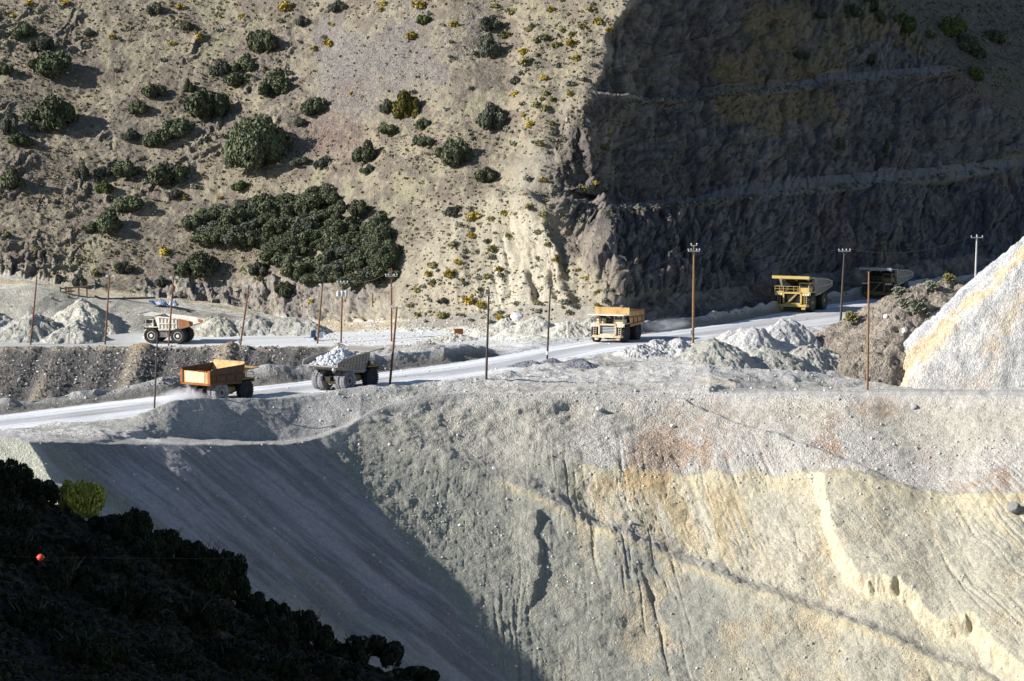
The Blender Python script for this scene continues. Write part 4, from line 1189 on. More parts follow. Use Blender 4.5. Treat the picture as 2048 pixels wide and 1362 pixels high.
    # dump body
    if body == 'open':
        hw, fw = 3.35, 2.9
        prof_floor = [(-6.35, 4.15), (-2.2, 2.95), (1.5, 2.75), (2.55, 5.55)]
        top = [(-6.1, 4.75), (-4.9, 5.25), (-1.0, 5.75), (2.55, 5.95)]
        db = MB()
        for (x0, z0), (x1, z1) in zip(prof_floor[:-1], prof_floor[1:]):
            w0 = hw if x0 < -6 else fw; w1 = hw if x1 > 2 else fw
            db.hexa([(x0, -w0, z0 - .14), (x1, -w1, z1 - .14), (x1, w1, z1 - .14), (x0, w0, z0 - .14), (x0, -w0, z0), (x1, -w1, z1), (x1, w1, z1), (x0, w0, z0)])
        dbo = db.build('dump_body', side_mat, root)
        sections = [(-6.35, 4.15, 4.75, hw), (-4.9, 3.72, 5.25, fw + .12), (-2.2, 2.95, 5.62, fw), (1.5, 2.75, 5.88, fw), (2.55, 5.45, 5.95, fw)]
        for s in (-1, 1):
            sw = MB(); ribs = MB()
            for (x0, a0, b0, w0), (x1, a1, b1, w1) in zip(sections[:-1], sections[1:]):
                t0, t1 = hw, hw
                sw.hexa([(x0, s * w0, a0 - .1), (x1, s * w1, a1 - .1), (x1, s * (w1 + .13), a1 - .1), (x0, s * (w0 + .13), a0 - .1),
                         (x0, s * t0, b0), (x1, s * t1, b1), (x1, s * (t1 + .13), b1), (x0, s * (t0 + .13), b0)])
            sw.build('side_wall', tail if False else side_mat, dbo)
            # rows of stiffeners
            def zz(x, f):
                xs = [q[0] for q in sections]; lo = np.interp(x, xs, [q[1] for q in sections]); hi = np.interp(x, xs, [q[2] for q in sections])
                return lo + (hi - lo) * f
            def yy(x, f):
                xs = [q[0] for q in sections]; w = np.interp(x, xs, [q[3] for q in sections])
                return s * (w + (hw - w) * f + .2)
            for f in (.08, .5, .95):
                (ribs.bar((-6.0, yy(-6, f), zz(-6, f)), (-2.2, yy(-2.2, f), zz(-2.2, f)), .16, .2) if tail is None else ribs).bar((-2.2, yy(-2.2, f), zz(-2.2, f)), (1.7, yy(1.5, f), zz(1.4, f)), .16, .2)
            for x in np.linspace(-5.2 if tail is None else -2.6, 1.4, 9 if tail is None else 6):
                ribs.bar((x, yy(x, .08), zz(x, .08)), (x, yy(x, .95), zz(x, .95)), .14, .16)
            ribs.build('side_rib', side_mat, dbo)
        MB().plate([(-6.3, -2.9, 4.18), (-2.2, -2.75, 2.98), (-2.2, 2.75, 2.98), (-6.3, 2.9, 4.18)], .05).plate([(-2.2, -2.75, 2.98), (1.45, -2.75, 2.78), (1.45, 2.75, 2.78), (-2.2, 2.75, 2.98)], .05).build('bed_floor', inside, dbo)
        MB().hexa([(1.75, -2.8, 3.0), (1.85, -2.8, 3.0), (1.85, 2.8, 3.0), (1.75, 2.8, 3.0), (2.68, -2.8, 5.55), (2.75, -2.8, 5.55), (2.75, 2.8, 5.55), (2.68, 2.8, 5.55)]).build('shade_plate', M['black'], dbo)  # black sheet added to paint the shade below the canopy
        cn = MB().hexa([(2.45, -3.45, 5.82), (6.0, -3.45, 6.12), (6.0, 3.45, 6.12), (2.45, 3.45, 5.82), (2.45, -3.45, 5.96), (6.0, -3.45, 6.26), (6.0, 3.45, 6.26), (2.45, 3.45, 5.96)])
        cn.hexa([(6.0, -3.45, 5.92), (6.1, -3.45, 5.92), (6.1, 3.45, 5.92), (6.0, 3.45, 5.92), (6.0, -3.45, 6.42), (6.1, -3.45, 6.42), (6.1, 3.45, 6.42), (6.0, 3.45, 6.42)])
        for y in (-2.2, 0, 2.2):
            cn.hexa([(2.3, y - .12, 5.2), (2.5, y - .12, 5.2), (2.5, y + .12, 5.2), (2.3, y + .12, 5.2), (2.3, y - .12, 5.85), (5.6, y - .12, 6.08), (5.6, y + .12, 6.08), (2.3, y + .12, 5.85)])
        cn.build('canopy', canopy_mat, dbo)
        if tail is not None:
            for s in (-1, 1):
                MB().plate([(-6.3, s * (hw - .02), 4.2), (-3.1, s * (fw + .05), 3.3), (-3.1, s * (hw - .02), 5.38), (-6.3, s * (hw - .01), 4.72)], .06 * -s).plate([(-6.3, s * (hw + .15), 4.1), (-3.1, s * (fw + .33), 3.2), (-3.1, s * (hw + .15), 5.45), (-6.3, s * (hw + .15), 4.78)], .06 * s).build('tail_plate', tail, dbo)
    else:
        hw = 3.25
        db = MB().hexa([(-5.4, -hw, 3.0), (1.9, -hw, 2.8), (1.9, hw, 2.8), (-5.4, hw, 3.0), (-5.4, -hw, 3.14), (1.9, -hw, 2.94), (1.9, hw, 2.94), (-5.4, hw, 3.14)])
        dbo = db.build('dump_body', inside, root)
        for s in (-1, 1):
            sw = MB().hexa([(-5.4, s * hw, 3.0), (1.9, s * hw, 2.8), (1.9, s * (hw + .14), 2.8), (-5.4, s * (hw + .14), 3.0), (-5.4, s * hw, 5.6), (2.5, s * hw, 5.9), (2.5, s * (hw + .14), 5.9), (-5.4, s * (hw + .14), 5.6)])
            w = sw.build('side_wall', side_mat, dbo)
            rb = MB().bar((-5.4, s * (hw + .22), 4.45), (2.1, s * (hw + .22), 4.6), .2, .22).bar((-5.4, s * (hw + .2), 3.5), (1.9, s * (hw + .2), 3.35), .2, .2).bar((-5.4, s * (hw + .2), 5.55), (2.4, s * (hw + .2), 5.85), .18, .2)
            for x in (-4.2, -1.8, .4):
                rb.bar((x, s * (hw + .18), 3.2), (x, s * (hw + .18), 4.5), .14, .3)
            rb.build('side_rib', M['shade_rust'] if side_mat == M['shade_brown'] else M['rusty'], dbo)
        # sloping front wall and its raised board
        MB().hexa([(1.0, -hw, 2.9), (1.2, -hw, 2.75), (1.2, hw, 2.75), (1.0, hw, 2.9), (2.3, -hw, 6.05), (2.5, -hw, 6.05), (2.5, hw, 6.05), (2.3, hw, 6.05)]).box((2.56, 0, 5.75), (.1, 2 * hw + .3, 1.3)).build('front_wall', paint, dbo)
        MB().hexa([(1.35, -hw + .1, 2.9), (1.5, -hw + .1, 2.9), (1.5, hw - .1, 2.9), (1.35, hw - .1, 2.9), (2.52, -hw + .1, 4.9), (2.6, -hw + .1, 4.9), (2.6, hw - .1, 4.9), (2.52, hw - .1, 4.9)]).build('shade_plate', M['black'], dbo)  # added black sheet, stands for shade on the lower front wall
        # tailgate
        MB().hexa([(-5.55, -hw, 3.1), (-5.4, -hw, 3.1), (-5.4, hw, 3.1), (-5.55, hw, 3.1), (-5.55, -hw, 5.2), (-5.4, -hw, 5.2), (-5.4, hw, 5.2), (-5.55, hw, 5.2)]).build('tailgate', side_mat if body != 'box' else M['orange'], dbo)
        tgp = MB().box((-5.6, .15, 4.2), (.08, 4.3, 1.7))
        tgp.build('tailgate_panel', M['palepanel'], dbo)
        tb = MB()
        for k in range(5):
            tb.box((-5.58, -2.3 + .42 * k, 5.25), (.18, .2, .2))
        for s in (-1, 1):
            tb.box((-5.62, s * (hw - .2), 4.2), (.3, .5, 2.4))
        tb.box((-5.62, 0, 3.1), (.3, 2 * hw, .3))
        tb.build('tailgate_frame', M['rusty'], dbo)
        cn = MB().hexa([(2.5, -3.5, 4.95), (6.0, -3.5, 5.1), (6.0, 3.5, 5.1), (2.5, 3.5, 4.95), (2.5, -3.5, 5.1), (6.0, -3.5, 5.28), (6.0, 3.5, 5.28), (2.5, 3.5, 5.1)])
        for y in (-2.2, 0, 2.2):
            cn.bar((2.6, y, 4.3), (5.4, y, 5.0), .16, .2)
        cn.build('canopy', canopy_mat, dbo)
    return root

def rock_mesh(seed, sub=2, rough=.28):
    rnd = random.Random(seed)
    bm = bmesh.new(); bmesh.ops.create_icosphere(bm, subdivisions=sub, radius=1.0)
    planes = [(Vector((rnd.gauss(0, 1), rnd.gauss(0, 1), rnd.gauss(0, 1))).normalized(), rnd.uniform(.55, .9)) for _ in range(9)]
    for vtx in bm.verts:
        c = vtx.co
        for nrm, d in planes:
            e = c.dot(nrm) - d
            if e > 0: c -= nrm * e
        vtx.co = c * (1 + rnd.uniform(-.04, .04))
    me = bpy.data.meshes.new("boulder"); bm.to_mesh(me); bm.free()
    return me

def road_point(u, v):
    """a point on the road level, by bearing and height in view"""
    zr = float(np.interp(u, U, roadz)); Y = float(Y_at(v, zr))
    return Vector((float(x_at(u, Y, zr)), Y, zr))

tA = truck(road_point(438, 800), R(52), 1.0, "rusty orange box bodied haul truck driving away behind the near berm", 'box', M['orange'], M['dull_yellow'], M['orange'], M['orange'], M['rubber'], M['black'], side_mat=M['shade_brown'], ramp=False)
for w in [c for c in tA.children if c.name.startswith('wheel') and c.location.x < 0]:
    w.data = w.data.copy(); w.data.materials[0] = M['rubber_dusty']
tB = truck(road_point(688, 777), R(56), 1.05, "grey beige haul truck loaded with pale broken rock, driving away", 'open', M['greybody'], M['dull_yellow'], M['greybody'], M['greybody'], M['rubber'], M['black'])
for w in [c for c in tB.children if c.name.startswith('wheel') and c.location.x < 0]:
    w.data = w.data.copy(); w.data.materials[0] = M['rubber_dusty']
tC = truck(road_point(1234, 681), R(248), 1.0, "cream fronted haul truck with an orange box body, coming down past the spur", 'box', M['orange'], M['cream'], M['whitebody'], M['orange'], M['rubber'], M['black'], side_mat=M['orange'], ramp=False)
tD = truck(road_point(1604, 620), R(246), 1.16, "bright yellow haul truck with a wide yellow canopy, at the edge of the cliff shadow", 'open', M['yellow'], M['yellow'], M['yellow'], M['greybody'], M['rubber'], M['dull_yellow'], side_mat=M['greybody'])
tE = truck(road_point(1772, 595), R(243), 1.06, "dark haul truck in full cliff shadow behind the stony mound", 'open', M['dark_yellow'], M['dark_yellow'], M['steel'], M['greybody'], M['rubber'], M['black'], side_mat=M['greybody'])
pF, _k = ground_near(338, 738)
tF = truck(Vector((float(x_at(341, 727, -3.55)), 727, -3.52)), R(166), .90, "cream white haul truck with a rust brown bed and tail, on the upper road", 'open', M['whitebody'], M['whitebody'], M['whitebody'], M['rustbed'], M['rubber'], M['whitebody'], side_mat=M['whitebody'], tail=M['rustbed'], ramp=False)

# rock load: lies in the bed of the grey truck
def rock_load(host, label):
    rnd = random.Random(5)
    root_m = host.matrix_basis
    rock_proto = [rock_mesh(100 + i, 1) for i in range(6)]
    vs = []; fs = []
    for i in range(520):
        x = rnd.uniform(-5.9, 2.0); y = rnd.uniform(-2.9, 2.9)
        top = 5.25 + 1.35 * math.exp(-((x + 1.2) / 2.6) ** 2 - (y / 1.7) ** 2) - .35 * max(0, (-3 - x)) * .9
        floor = 4.3 if x < -5 else (3.4 if x < -2 else 3.1)
        side = 1 - (abs(y) / 3.1) ** 3
        z = min(top, 6.6) * .5 + top * .5 - (1 - side) * .5
        z -= abs(rnd.gauss(0, .18))
        s = rnd.choice([.12, .16, .2, .24, .3, .42])
        me = rock_proto[rnd.randrange(6)]
        rot = Matrix.Rotation(rnd.uniform(0, 6.28), 3, Vector((rnd.gauss(0, 1), rnd.gauss(0, 1), rnd.gauss(0, 1))).normalized())
        b = len(vs)
        for vtx in me.vertices:
            q = rot @ (vtx.co * s) + Vector((x, y, z)); vs.append(q)
        for pl in me.polygons:
            fs.append(tuple(b + k for k in pl.vertices))
    # the packed fines under the rocks
    b = len(vs); nx, ny = 26, 16
    for i in range(nx):
        for k in range(ny):
            x = -6.0 + 8.2 * i / (nx - 1); y = -3.0 + 6.0 * k / (ny - 1)
            top = 5.1 + 1.3 * math.exp(-((x + 1.2) / 2.6) ** 2 - (y / 1.7) ** 2) - .35 * max(0, (-3 - x)) * .9
            if x < -5.7: top = 4.25
            vs.append(Vector((x, y, top - (abs(y) / 3.0) ** 3 * .5 + rnd.uniform(-.1, .1))))
    for i in range(nx - 1):
        for k in range(ny - 1):
            a = b + i * ny + k
            fs.append((a, a + ny, a + ny + 1, a + 1))
    me = bpy.data.meshes.new('rock_load'); me.from_pydata([tuple(q) for q in vs], [], fs)
    me.materials.append(plain_material("pale_blue_grey_ore", (.46, .47, .50), rough=.85, var=.25, scale=3.0))
    o = link('rock_load', me)
    o.location = host.location; o.rotation_euler = host.rotation_euler; o.scale = host.scale
    tag(o, label, "rock load")
rock_load(tB, "heap of pale blue grey broken rock in the bed of the grey truck")

# ------------------------------------------------------------------ plants
M['oak'] = leaf_material("dark_oak_leaves", (.058, .07, .04), (.115, .122, .07), .25)
M['oak_grey'] = leaf_material("grey_green_mahogany_leaves", (.07, .078, .056), (.115, .12, .088), .2)
M['green'] = leaf_material("fresh_green_leaves", (.06, .085, .03), (.10, .12, .04), .15)
M['turning'] = leaf_material("leaves_turning_yellow", (.085, .09, .022), (.16, .13, .03), .15)
M['rabbit'] = leaf_material("yellow_flower_heads", (.25, .175, .02), (.36, .28, .06), .3)
M['rabbit_dull'] = leaf_material("faded_yellow_green_flower_heads", (.15, .145, .05), (.24, .22, .09), .25)
M['sage'] = leaf_material("grey_green_sagebrush", (.15, .155, .11), (.22, .22, .17), .3)
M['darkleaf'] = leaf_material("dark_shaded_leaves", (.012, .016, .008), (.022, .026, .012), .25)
M['limegreen'] = leaf_material("yellow_green_leaves", (.30, .31, .045), (.46, .43, .08), .15)
M['twig'] = plain_material("grey_brown_twigs", (.10, .085, .07), rough=.9, var=.3, scale=4)
M['drygrass'] = leaf_material("dry_grass_and_small_scrub", (.13, .125, .08), (.30, .25, .14), .1)

def quads_mesh(name, cen, nrm, size, mat, rng, asp=1.0):
    n = len(cen)
    t = rng.normal(size=(n, 3)); t -= (t * nrm).sum(1)[:, None] * nrm; t /= np.linalg.norm(t, axis=1)[:, None] + 1e-9
    b = np.cross(nrm, t)
    s = size[:, None]
    bend = nrm * s * .35
    v = np.stack([cen - t * s * asp - b * s, cen + t * s * asp - b * s * .7 + bend * .4, cen + t * s * asp * .8 + b * s, cen - t * s * asp * .9 + b * s * .8 - bend], 1).reshape(-1, 3)
    me = bpy.data.meshes.new(name)
    me.vertices.add(len(v)); me.vertices.foreach_set("co", v.astype(np.float32).ravel())
    me.loops.add(n * 4); me.loops.foreach_set("vertex_index", np.arange(n * 4, dtype=np.int32))
    me.polygons.add(n); me.polygons.foreach_set("loop_start", np.arange(0, n * 4, 4, dtype=np.int32)); me.polygons.foreach_set("loop_total", np.full(n, 4, np.int32))
    me.materials.append(mat); me.update()
    return me

def crown_mesh(name, seed, mat, n=2200, leaf=.075, lumps=12, spread=.62, rad=(.20, .36), dome=0):
    """unit crown: radius about 1, height about 1, many leaf clumps on a knot of boughs"""
    rng = np.random.default_rng(seed)
    L = []
    for k in range(lumps):
        a = rng.uniform(0, 6.283); rr = spread * math.sqrt(rng.uniform(0.02, 1)); h = rng.uniform(.22, .62) * (1.15 - rr * .65) if not dome else rng.uniform(.15, .80) * (1.12 - rr * 1.1)
        L.append((rr * math.cos(a), rr * math.sin(a), h, rng.uniform(*rad)))
    L.append((0, 0, .42, rad[1] * 1.1))
    L = np.array(L)
    C_, N_ = [], []
    while sum(len(c) for c in C_) < n:
        k = rng.integers(0, len(L), 2000)
        d = rng.normal(size=(2000, 3)); d /= np.linalg.norm(d, axis=1)[:, None]
        rad = L[k, 3] * (1 - .35 * rng.random(2000) ** 2)
        p = L[k, :3] + d * rad[:, None] * np.array([1, 1, .85])
        dd = np.linalg.norm((p[:, None, :] - L[None, :, :3]) / np.array([1, 1, .85]), axis=2) / L[None, :, 3]
        dd[np.arange(2000), k] = 9
        ok = (dd.min(1) > .72) & (p[:, 2] > .02) & (rng.random(2000) < .9)
        C_.append(p[ok]); N_.append(d[ok])
    cen = np.concatenate(C_)[:n]; nr = np.concatenate(N_)[:n]
    nr = nr * .8 + rng.normal(size=nr.shape) * .55; nr /= np.linalg.norm(nr, axis=1)[:, None]
    return quads_mesh(name, cen, nr, leaf * rng.uniform(.6, 1.35, n), mat, rng)

def trunk_mesh(seed):
    rnd = random.Random(seed); m = MB()
    for k in range(6):
        a = k * 1.05 + rnd.uniform(-.3, .3); e = rnd.uniform(.35, .65)
        mid = Vector((math.cos(a) * e * .4, math.sin(a) * e * .4, .28)); end = Vector((math.cos(a) * e, math.sin(a) * e, .62))
        m.tube([(math.cos(a) * .04, math.sin(a) * .04, -.18), mid, end], [.045, .03, .01], 6, cap=False)
        m.tube([mid, end + Vector((rnd.uniform(-.2, .2), rnd.uniform(-.2, .2), .1))], [.02, .006], 5, cap=False)
    me = bpy.data.meshes.new('trunk'); me.from_pydata(m.v, [], m.f); me.materials.append(M['twig'])
    return me

def tuft_mesh(name, seed, mat, n=170, leaf=.11):
    rng = np.random.default_rng(seed)
    a = rng.uniform(0, 6.283, n); ph = np.arccos(rng.uniform(.05, 1, n)); rr = rng.uniform(.55, 1, n) * (1 + .25 * np.sin(a * 3 + seed) )
    d = np.stack([np.sin(ph) * np.cos(a), np.sin(ph) * np.sin(a), np.cos(ph)], 1)
    cen = d * rr[:, None] * np.array([.9, .9, .85]) + np.array([0, 0, .05])
    nr = d * .5 + rng.normal(size=d.shape) * .6; nr /= np.linalg.norm(nr, axis=1)[:, None]
    return quads_mesh(name, cen, nr, leaf * rng.uniform(.6, 1.4, n) * 1.25, mat, rng)

trunks = [trunk_mesh(i) for i in range(3)]
crowns = {k: [crown_mesh(k + '_crown', 10 + i * 7 + hash_i, M[k], 5200, .040, 19, .74, (.15, .34), i % 2) for i in range(4)] for hash_i, k in enumerate(['oak', 'oak_grey', 'green', 'turning'])}
bigc = [crown_mesh('oak_crown', 90 + i, M['oak'], 13000, .025, 34, .78) for i in range(2)]
tufts = {k: [tuft_mesh(k + '_bush', 40 + i, M[k]) for i in range(4)] for k in ('rabbit', 'rabbit_dull', 'sage')}
darkc = [crown_mesh('dark_crown', 130 + i, M['darkleaf'], 7000, .032, 30, .95, (.13, .27)) for i in range(4)]
limec = crown_mesh('yellow_green_crown', 150, M['limegreen'], 4200, .034, 15, .7, (.20, .36), 0)
prnd = random.Random(77)

def bush(name, p, w, h, crown, label, cat, group, trunk=True, sink=.12):
    root = empty(name, p - Vector((0, 0, h * sink)), prnd.uniform(0, 6.28))
    root.scale = (w / 2 * 1.22, w / 2 * 1.22, h * 1.1)
    tag(root, label, cat, group)
    c = link('crown', crown, root)
    if trunk:
        link('trunk', trunks[prnd.randrange(3)], root)
    return root

GO = "dark oak bushes scattered over the sunlit hillside"
HILL = [
 (50, 76, 46, 36, 'oak', "small dark bush high on the hill, above the largest upper oak"),
 (86, 98, 56, 34, 'oak_grey', "grey green bush touching the top of the broad dark oak on the upper hill"),
 (102, 146, 92, 54, 'oak', "broad dark oak on the rock ledges of the upper hill"),
 (107, 246, 98, 76, 'oak', "big round dark oak below the broad oak on the rock ledges"),
 (525, 104, 62, 60, 'oak', "tall dark oak beside the rock ledge near the top of the scree"),
 (440, 146, 40, 36, 'oak_grey', "thin grey green bush at the upper end of a close row of three"),
 (484, 138, 50, 34, 'oak', "small dark oak crown, middle of a close row of three"),
 (474, 172, 54, 34, 'oak', "low dark oak under the middle crown of a close row of three"),
 (547, 184, 74, 50, 'oak', "round dark oak on the edge of the grey scree"),
 (415, 230, 80, 68, 'oak', "large dark oak just uphill of the hill's biggest single oak"),
 (378, 184, 26, 26, 'oak', "small dark bush at the shoulder of the large dark oak"),
 (308, 194, 46, 34, 'oak', "dark bush, upper one of a slanting pair"),
 (276, 224, 46, 36, 'oak', "dark bush with a long shadow, lower one of a slanting pair"),
 (356, 268, 56, 44, 'oak', "oak forming the upper half of a long slanting clump"),
 (320, 288, 58, 40, 'oak', "oak forming the lower half of a long slanting clump"),
 (516, 322, 128, 112, 'big', "biggest single oak on the hill, a wide dome above the thicket"),
 (631, 224, 50, 40, 'oak', "neat round dark bush below the scree, alone"),
 (374, 60, 26, 26, 'oak', "small round dark bush near the top of the hill, with a crisp shadow"),
 (178, 70, 26, 18, 'oak_grey', "tiny grey bush near the top of the hill"),
 (28, 376, 56, 46, 'oak', "dark oak at the western edge of the hill, above the pale road cut"),
 (6, 148, 40, 26, 'oak', "dark bush cut by the picture edge high on the hill"),
 (22, 262, 40, 52, 'oak_grey', "shaggy bush on ledges at the western edge, mid hill"),
 (40, 290, 46, 30, 'oak', "low dark bush on ledges at the western edge, mid hill"),
 (76, 262, 40, 26, 'oak_grey', "low grey green bush below the big round oak"),
 (262, 276, 36, 28, 'oak_grey', "small grey green bush beside the long slanting clump"),
 (164, 356, 30, 40, 'oak_grey', "narrow upright bush at the end of a low green row"),
 (200, 352, 44, 22, 'oak_grey', "low sparse bush in the middle of a low green row"),
 (252, 352, 66, 38, 'oak', "larger bush closing a low green row"),
 (338, 366, 76, 54, 'oak', "oak with dense top below the low green row"),
 (208, 384, 36, 28, 'green', "rounded light green bush below the low green row"),
 (262, 420, 66, 38, 'oak', "oak above the pair near the thicket's western end"),
 (212, 460, 70, 44, 'oak', "dark oak with shadow, west of the thicket"),
 (350, 394, 30, 22, 'oak_grey', "small grey bush just above the thicket"),
 (484, 378, 40, 24, 'green', "light green low bush between biggest oak and thicket"),
 (400, 544, 88, 58, 'oak', "loose dark oak above the rock cut, west of the red scree"),
 (246, 544, 42, 28, 'oak_grey', "low bush above the pale road cut"),
 (322, 574, 26, 24, 'oak_grey', "small bush on the rock cut above the white truck"),
 (158, 568, 26, 30, 'oak_grey', "upright olive bush above the timber frame"),
 (518, 548, 44, 30, 'oak_grey', "sparse bush on the rock cut beside the red scree"),
 (566, 590, 40, 34, 'oak', "bush in a cleft of the rock cut"),
 (813, 230, 60, 60, 'turning', "bright yellow green tree with a long shadow, middle of the hill"),
 (771, 220, 30, 32, 'oak_grey', "grey green bush pressed against the bright yellow green tree"),
 (844, 256, 36, 28, 'oak', "small dark bush just below the bright yellow green tree"),
 (985, 254, 64, 60, 'oak_grey', "round grey green oak near the spur, with a broad shadow"),
 (976, 110, 48, 56, 'oak_grey', "tall thin grey bush high on the hill near the spur"),
 (980, 58, 48, 34, 'oak_grey', "grey shrub with bare twigs near the top of the spur"),
 (902, 324, 72, 58, 'oak', "dark round oak low on the hill, darkest near the spur"),
 (930, 322, 26, 24, 'oak', "small dark bush leaning on the darkest oak near the spur"),
 (731, 320, 54, 42, 'oak', "dark oak with a long shadow, above the thicket's eastern end"),
 (848, 290, 46, 24, 'oak', "low dark bush next to the darkest oak near the spur"),
 (777, 266, 56, 22, 'oak', "flat wide dark bush, uphill of the oak with the long shadow"),
 (975, 364, 50, 36, 'oak', "dark bush at the upper edge of the pale spur"),
 (736, 346, 32, 22, 'oak_grey', "small grey bush under the oak with the long shadow"),
 (650, 332, 46, 28, 'oak_grey', "scruffy grey bush on the red scree"),
 (602, 250, 30, 18, 'oak_grey', "low grey tuft of bush beside the biggest oak's top"),
 (600, 330, 40, 20, 'oak_grey', "low straggly bush at the foot of the biggest oak"),
 (848, 46, 32, 22, 'green', "fresh green bush near the top of the hill"),
 (672, 20, 40, 26, 'sageb', "grey leafless looking shrub near the top of the hill"),
 (312, 26, 36, 28, 'oak_grey', "grey green shrub near the upper picture edge"),
 (604, 50, 30, 24, 'oak_grey', "grey shrub at the top of the scree"),
 (1030, 168, 28, 20, 'oak_grey', "small grey bush on the upper spur"),
 (886, 606, 22, 14, 'oak_grey', "small grey bush on the lower spur"),
 (908, 430, 40, 22, 'oak_grey', "grey shrub on the rounded top of the pale spur"),
 (1205, 300, 16, 14, 'oak', "small dark bush below the cliff bench edge"),
]
for (u, v, w, h, k, lab) in HILL:
    p, _ = ground_at(u, v)
    s = p.y / F
    if k == 'big': cr = bigc[0]
    elif k == 'sageb': cr = crowns['oak_grey'][1]
    else: cr = crowns[k][prnd.randrange(4)]
    bush('oak_bush', p, w * s, h * s * 1.05, cr, lab, "bush", GO)

# oak thicket: many stems grown together
TH = [(385, 445), (430, 408), (500, 402), (560, 388), (620, 402), (660, 374), (700, 396), (740, 424), (770, 462), (790, 500), (772, 540), (742, 566), (690, 552), (640, 552), (580, 545), (552, 500), (528, 482), (450, 480), (400, 468)]
def inside(u, v, poly):
    c = False; j = len(poly) - 1
    for i in range(len(poly)):
        (x0, y0), (x1, y1) = poly[i], poly[j]
        if (y0 > v) != (y1 > v) and u < (x1 - x0) * (v - y0) / (y1 - y0) + x0: c = not c
        j = i
    return c
spots = []
tries = 0
while len(spots) < 74 and tries < 9000:
    tries += 1
    u, v = prnd.uniform(385, 795), prnd.uniform(372, 570)
    if not inside(u, v, TH): continue
    if all(math.hypot(u - a, (v - b) * 1.3) > 27 for a, b in spots): spots.append((u, v))
for (u, v) in spots:
    p, _ = ground_at(u, v + 16)
    s = p.y / F; w = prnd.uniform(44, 84) * s
    bush('oak_bush', p, w, prnd.uniform(26, 52) * s, crowns['oak' if prnd.random() < .82 else 'oak_grey'][prnd.randrange(4)] if prnd.random() < .85 else bigc[1], "dark oak grown together with its neighbours in the dense thicket above the rock cut", "bush", "dark oaks of the dense thicket above the rock cut")

# yellow rabbitbrush and sagebrush
YEL = [(825, 75, 28), (910, 50, 22), (842, 12, 28), (765, 8, 20), (762, 20, 16), (360, 15, 20), (228, 75, 18), (485, 35, 20), (572, 18, 34), (650, 86, 20), (662, 50, 12), (25, 32, 16), (400, 75, 22), (345, 86, 15), (704, 186, 14), (655, 90, 20), (626, 98, 18), (60, 6, 18), (130, 6, 20),
 (1010, 72, 25), (1022, 25, 25), (1045, 105, 22), (1050, 128, 32), (1088, 75, 22), (1090, 157, 18), (1092, 187, 20), (1108, 200, 18), (1140, 88, 26), (1150, 118, 22), (1138, 70, 18), (1162, 55, 20), (1195, 45, 25), (1110, 92, 24), (1072, 82, 18), (1030, 190, 22), (1075, 212, 22), (1094, 218, 24), (1062, 252, 26), (1086, 360, 18), (1080, 288, 20), (1155, 380, 26), (1166, 366, 15), (1202, 292, 15), (1210, 272, 15), (1212, 258, 14), (1170, 310, 14), (1088, 198, 14), (1145, 188, 16),
 (945, 436, 30), (1015, 470, 14), (985, 438, 18), (1012, 428, 20), (1065, 415, 22), (1085, 430, 20), (940, 472, 20), (908, 492, 20), (870, 534, 24), (905, 552, 32), (918, 524, 18), (975, 554, 18), (1070, 464, 16), (1110, 520, 16), (1092, 490, 18), (985, 500, 24), (860, 548, 20), (835, 582, 18), (868, 568, 24), (940, 604, 30), (962, 612, 24), (820, 612, 14), (885, 634, 26), (1000, 636, 20), (1075, 606, 16), (1140, 626, 18), (1198, 584, 14), (1130, 542, 14), (1152, 540, 14), (1170, 556, 14), (1196, 610, 14), (1190, 586, 12), (836, 630, 16), (1000, 540, 20), (960, 580, 16), (925, 560, 14), (330, 506, 28), (14, 470, 20), (192, 548, 22), (370, 395, 14), (440, 395, 12), (70, 500, 14), (520, 560, 14), (625, 605, 16), (1105, 245, 14), (1230, 170, 12), (1050, 230, 14), (1120, 60, 16), (1180, 20, 20), (1100, 20, 20), (1220, 60, 18), (1055, 60, 18), (990, 12, 18)]
GY = "yellow rabbitbrush"
for i, (u, v, w) in enumerate(YEL):
    p, _ = ground_at(u, v + 3)
    s = p.y / F
    up = v < 400 and u < 960
    dull = (i * 7 % 10) < 6 and not up
    if up: lab, g = "small bright yellow rabbitbrush scattered on the open upper hill", "yellow rabbitbrush on the open hill"
    elif v < 400: lab, g = "yellow rabbitbrush along the crest of the spur beside the dark cliffs", "yellow rabbitbrush on the spur crest"
    elif u > 800: lab, g = "yellow rabbitbrush dotted over the pale lower face of the spur", "yellow rabbitbrush on the spur face"
    else: lab, g = "small yellow rabbitbrush on the low hill above the pale road cut", "yellow rabbitbrush on the low hill"
    key = 'rabbit_dull' if dull else 'rabbit'
    o = link('rabbitbrush', tufts[key][prnd.randrange(4)])
    o.location = p - Vector((0, 0, .05)); o.rotation_euler = (0, 0, prnd.uniform(0, 6.28)); q = w * s * .52
    o.scale = (q, q, q * 1.15)
    tag(o, lab, "shrub", g)

